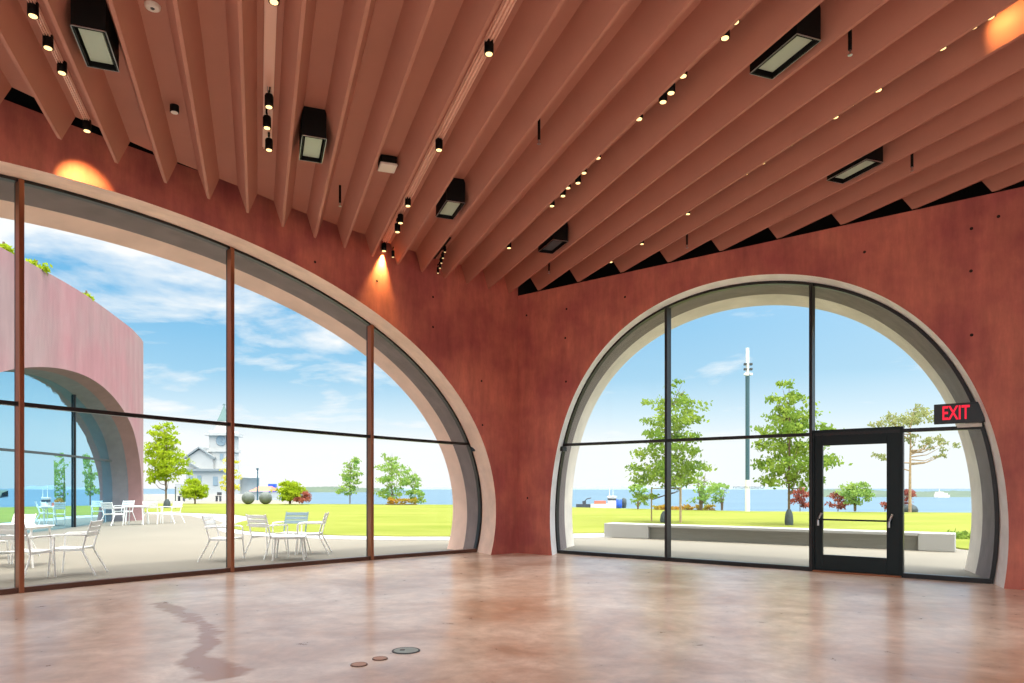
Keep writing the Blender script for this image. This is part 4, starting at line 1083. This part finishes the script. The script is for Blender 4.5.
# apse at the right
b = MB(); xc_ = cp(234, 0).x; R_ = 11*k
b.lathe((xc_, Y+8, zg), [(R_, 0), (R_, cp(0, 478).z-zg), (R_*1.06, cp(0, 478).z-zg), (R_*1.06, cp(0, 477).z-zg), (R_*.8, cp(0, 470).z-zg), (R_*.3, cp(0, 466).z-zg)], 20); b.build('apse', M['church'], ch)
xt = cp(218.3, 0).x; hw = 11*k
b = MB(); b.box((xt, Y+3, (zg+cp(0, 430).z)/2), (hw*2, hw*2, cp(0, 430).z-zg), None, 0, .3); b.box((xt, Y+3, cp(0, 450.5).z), (hw*2+.6, hw*2+.6, .5)); b.box((xt, Y+3, cp(0, 434).z), (hw*2+1.4, hw*2+1.4, .6))
b.build('tower', M['church'], ch)
b = MB()
for (hh, w1) in ((430, .92), (425, .62), (420.5, .44)): pass
def frustum(b, xc, yc, z0, w0, z1, w1):
    b.add([(xc-w0, yc-w0, z0), (xc+w0, yc-w0, z0), (xc+w0, yc+w0, z0), (xc-w0, yc+w0, z0), (xc-w1, yc-w1, z1), (xc+w1, yc-w1, z1), (xc+w1, yc+w1, z1), (xc-w1, yc+w1, z1)], [(0, 1, 5, 4), (1, 2, 6, 5), (2, 3, 7, 6), (3, 0, 4, 7), (4, 5, 6, 7), (3, 2, 1, 0)])
frustum(b, xt, Y+3, cp(0, 433.5).z, hw*.70, cp(0, 428).z, hw*.62); frustum(b, xt, Y+3, cp(0, 428).z, hw*.56, cp(0, 420).z, hw*.42); b.build('belfry', M['church'], ch)
b = MB(); frustum(b, xt, Y+3, cp(0, 420).z, hw*.46, cp(0, 404).z, .05); b.tube([(xt, Y+3, cp(0, 406).z), (xt, Y+3, cp(0, 402).z)], .12, 6); b.bar((xt-.35, Y+3, cp(0, 403.2).z), (xt+.35, Y+3, cp(0, 403.2).z), .12, .12); b.build('spire', M['spire'], ch)
b = MB(); b.lathe((cp(220, 0).x, Y+3-hw-.02, cp(0, 440.5).z), [(5*k, .0), (5.2*k, .1), (4.3*k, .16), (4.2*k, .05)], 28, (Vector((1, 0, 0)), UP, Vector((0, -1, 0)))); b.lathe((cp(220, 0).x, Y+3-hw-.12, cp(0, 440.5).z), [(.25, 0), (.2, .1)], 10, (Vector((1, 0, 0)), UP, Vector((0, -1, 0))))
for a in (60, -35): b.bar((cp(220, 0).x, Y+3-hw-.16, cp(0, 440.5).z), (cp(220, 0).x+3.2*k*cos(radians(a)), Y+3-hw-.16, cp(0, 440.5).z+3.2*k*sin(radians(a))), .18, .06)
b.build('clock', M['clock'], ch)
for (x, y, w, h2, yy) in [(220.5, 456.5, 1.6, 6, 3-hw), (199.5, 479, 2, 7, 0), (215.5, 481, 2.4, 9, 0), (191, 480, 2, 7, 0)]:
    b = MB(); b.box((cp(x, 0).x, Y+yy-.05, cp(0, y).z), (w*2*k, .2, h2*k)); b.build('church_window', M['clock'], ch)
# low terrace wall, bench, parked things, poles by the church
b = MB(); pA, pB = at_depth(140, 503, 75), at_depth(246, 503, 75); b.bar((pA.x, 75, .25), (pB.x, 75, .25), .4, .95); struct(b.build('low_wall', M['church']))
p = at_depth(175.5, 508, 47); b = MB(); b.tube([(p.x, 47, 0), (p.x, 47, 1.4)], .035, 8); b.lathe((p.x, 47, 1.36), [(.05, 0), (.05, .08), (.02, .1)], 8); tag(b.build('lawn_post', M['bag'], None, (p.x, 47, 0)), 'thin dark post on the lawn right of the lime tree', 'post')
p = at_depth(257.5, 491, 120); b = MB(); b.tube([(p.x, 120, -2), (p.x, 120, at_depth(0, 469, 120).z)], [.16, .1], 8); b.box((p.x, 120, at_depth(0, 469, 120).z), (.3, .3, .3)); tag(b.build('harbour_mast', M['mast'], None, (p.x, 120, -2)), 'thin green harbour mast above the left stone sphere', 'mast')
p = at_depth(265.5, 491, 130); sh = thing('harbour_shed', 'low orange roofed shed behind the stone spheres', 'shed', (p.x, 130, -2.5)); w_ = 19/F*130
b = MB(); b.box((p.x, 130, -.9), (w_, 5, 3.)); b.build('shed_wall', M['church'], sh)
b = MB(); z0, z1 = at_depth(0, 491, 130).z, at_depth(0, 486.3, 130).z
b.add([(p.x-w_/2-.2, 127, z0), (p.x+w_/2+.2, 127, z0), (p.x+w_/2+.2, 133, z0), (p.x-w_/2-.2, 133, z0), (p.x-w_/2+.6, 130, z1), (p.x+w_/2-.6, 130, z1)], [(0, 1, 5, 4), (1, 2, 5), (2, 3, 4, 5), (3, 0, 4), (3, 2, 1, 0)]); b.build('shed_roof', M['boat_red'], sh)
p = at_depth(272.5, 487, 134); b = MB(); b.box((p.x, 134, at_depth(0, 485.7, 134).z), (1.3, 1.3, .7), None, 0, .1); b.box((p.x, 134, (-4+at_depth(0, 487.5, 134).z)/2), (1.0, 1.0, at_depth(0, 487.5, 134).z+4)); tag(b.build('harbour_tank', M['blue'], None, (p.x, 134, 0)), 'small blue tank above the orange roofed shed', 'tank')
for (x, w, lab) in [(181.5, 6, 'dark park bench below the round lime shrub'), (218.5, 4.5, 'dark park bench left of the middle mullion')]:
    p = at_depth(x, 501, 70); o = thing('park_bench', lab, 'bench', (p.x, 70, .15)); wm = w/F*70
    b = MB(); b.box((p.x, 70, .55), (wm, .4, .06)); b.box((p.x, 70.2, .8), (wm, .06, .3)); b.build('bench_seat', M['dark'], o)
    for s in (-1, 1):
        b = MB(); b.box((p.x+s*wm*.4, 70, .3), (.06, .4, .55)); b.build('leg', M['dark'], o)

# ------------------------------------------------------------------ light
SUN = Vector((-.16, .16, -1.0)).normalized()
w = bpy.data.worlds.new('sky'); SC.world = w; w.use_nodes = True; nt = w.node_tree; nt.nodes.clear(); L = nt.links.new
out = N(nt, 'ShaderNodeOutputWorld'); bg = N(nt, 'ShaderNodeBackground', Strength=1.0); L(bg.outputs[0], out.inputs[0])
tc = N(nt, 'ShaderNodeTexCoord'); sep = N(nt, 'ShaderNodeSeparateXYZ'); L(tc.outputs['Generated'], sep.inputs[0])
rp = N(nt, 'ShaderNodeValToRGB'); cr_ = rp.color_ramp
stops = [(0., (.95, .96, .97)), (.06, (.94, .96, .97)), (.10, (.66, .83, .94)), (.15, (.36, .64, .86)), (.22, (.22, .53, .82)), (.3, (.14, .44, .77)), (.45, (.14, .42, .76)), (1., (.5, .7, 1.0))]
cr_.elements[0].position = stops[0][0]; cr_.elements[0].color = stops[0][1]+(1,)
cr_.elements[1].position = stops[-1][0]; cr_.elements[1].color = stops[-1][1]+(1,)
for p_, c_ in stops[1:-1]:
    e = cr_.elements.new(p_); e.color = c_+(1,)
L(sep.outputs['Z'], rp.inputs[0])
# clouds on a flat layer overhead
az = N(nt, 'ShaderNodeMath', operation='ADD'); az.inputs[1].default_value = .12; L(sep.outputs['Z'], az.inputs[0])
dvx = N(nt, 'ShaderNodeVectorMath', operation='DIVIDE'); L(tc.outputs['Generated'], dvx.inputs[0])
cb = N(nt, 'ShaderNodeCombineXYZ'); L(az.outputs[0], cb.inputs[0]); L(az.outputs[0], cb.inputs[1]); cb.inputs[2].default_value = 1; L(cb.outputs[0], dvx.inputs[1])
mpv = N(nt, 'ShaderNodeMapping'); mpv.inputs['Scale'].default_value = (1., 1., 0); mpv.inputs['Location'].default_value = (2.3, .7, 0); L(dvx.outputs[0], mpv.inputs[0])
cn = N(nt, 'ShaderNodeTexNoise', Scale=1.7, Detail=9., Roughness=.58, Distortion=.25); L(mpv.outputs[0], cn.inputs['Vector'])
ng = N(nt, 'ShaderNodeMath', operation='MULTIPLY'); L(sep.outputs['X'], ng.inputs[0]); L(sep.outputs['Z'], ng.inputs[1])
ng2 = N(nt, 'ShaderNodeMath', operation='MULTIPLY_ADD'); L(ng.outputs[0], ng2.inputs[0]); ng2.inputs[1].default_value = -1.1; L(cn.outputs[0], ng2.inputs[2])
cr2 = N(nt, 'ShaderNodeValToRGB'); e = cr2.color_ramp.elements; e[0].position = .54; e[0].color = (0, 0, 0, 1); e[1].position = .72; e[1].color = (1, 1, 1, 1); L(ng2.outputs[0], cr2.inputs[0])
cmx = N(nt, 'ShaderNodeMix', data_type='RGBA'); L(cr2.outputs[0], cmx.inputs[0]); L(rp.outputs[0], cmx.inputs[6]); cmx.inputs[7].default_value = (.93, .95, .97, 1)
# paler to the right, and the bright haze around the high sun behind the camera
mxa = N(nt, 'ShaderNodeMapRange'); mxa.inputs['From Min'].default_value = -.15; mxa.inputs['From Max'].default_value = .55; mxa.inputs['To Max'].default_value = .24; L(sep.outputs['X'], mxa.inputs[0])
pal = N(nt, 'ShaderNodeMix', data_type='RGBA'); L(mxa.outputs[0], pal.inputs[0]); L(cmx.outputs[2], pal.inputs[6]); pal.inputs[7].default_value = (.72, .88, .97, 1)
dt = N(nt, 'ShaderNodeVectorMath', operation='DOT_PRODUCT'); L(tc.outputs['Generated'], dt.inputs[0]); dt.inputs[1].default_value = -SUN
mxb = N(nt, 'ShaderNodeMath', operation='MAXIMUM'); L(dt.outputs['Value'], mxb.inputs[0]); mxb.inputs[1].default_value = 0
pw = N(nt, 'ShaderNodeMath', operation='POWER'); L(mxb.outputs[0], pw.inputs[0]); pw.inputs[1].default_value = 2.5
sc_ = N(nt, 'ShaderNodeVectorMath', operation='SCALE'); sc_.inputs[0].default_value = (7.4, 7.1, 6.7); L(pw.outputs[0], sc_.inputs['Scale'])
ad_ = N(nt, 'ShaderNodeVectorMath', operation='ADD'); L(pal.outputs[2], ad_.inputs[0]); L(sc_.outputs[0], ad_.inputs[1])
L(ad_.outputs[0], bg.inputs[0])

sun = bpy.data.lights.new('sun', 'SUN'); sun.energy = 2.2; sun.angle = radians(1.5); sun.color = (1, .95, .86)
so = bpy.data.objects.new('sun', sun); COL.objects.link(so)
dirv = SUN; so.rotation_euler = dirv.to_track_quat('-Z', 'Y').to_euler()

def spot(p, tgt, power, ang, blend=.5, col=(1, .42, .10), r=.03):
    l = bpy.data.lights.new('lamp_beam', 'SPOT'); l.energy = power; l.spot_size = radians(ang); l.spot_blend = blend; l.color = col; l.shadow_soft_size = r
    o = bpy.data.objects.new('lamp_beam', l); COL.objects.link(o); o.location = p
    o.rotation_euler = (Vector(tgt)-Vector(p)).to_track_quat('-Z', 'Y').to_euler(); return o
def wallpt(W, x, y): q, z = W.px(x, y, 0); return W.P(q, z, 0)
p = lamp_pos[('leftmost', 3)]; spot(p-UP*.03, wallpt(WL, 83, 188), 420, 46, 1., (1, .66, .2))
p = lamp_pos[('third', 5)]; spot(p-UP*.03, wallpt(WL, 376, 322), 500, 58, 1., (1, .66, .2))
# the other track lamps light the floor
for key, idx in (('leftmost', (0, 2)), ('second', (1, 3)), ('third', (0, 1, 3)), ('fourth', (0, 3, 6, 9, 12)), ('fifth', (2, 3, 5, 8, 10))):
    for i in idx:
        p = lamp_pos[(key, i)]; spot(p-UP*.03, p-UP*3, 120, 95, .9, (1, .87, .72), .04)
p = lamp_pos[('fifth', 0)]
X_ = fin_line(17)+FD.x/FD.y*(p.y-.1)
spot(p-UP*.03, above(1016, 22, 4.22), 9, 120, .3, (1, .5, .15))

# ------------------------------------------------------------------ camera and colour
cam = bpy.data.cameras.new('camera'); cam.sensor_width = 36; cam.lens = 36*F/1024; cam.shift_y = (YH-341.5)/1024; cam.clip_end = 9000; cam.clip_start = .05
co = bpy.data.objects.new('camera', cam); COL.objects.link(co); co.location = (0, 0, H); co.rotation_euler = (pi/2, 0, 0); SC.camera = co
SC.view_settings.view_transform = 'Standard'; SC.view_settings.look = 'None'; SC.view_settings.gamma = 1; SC.view_settings.use_curve_mapping = False
SC.view_settings.exposure = 0.12
SC.cycles.use_denoising = True
SC.cycles.max_bounces = 10; SC.cycles.diffuse_bounces = 6; SC.cycles.transparent_max_bounces = 16
SC.cycles.sample_clamp_indirect = 8
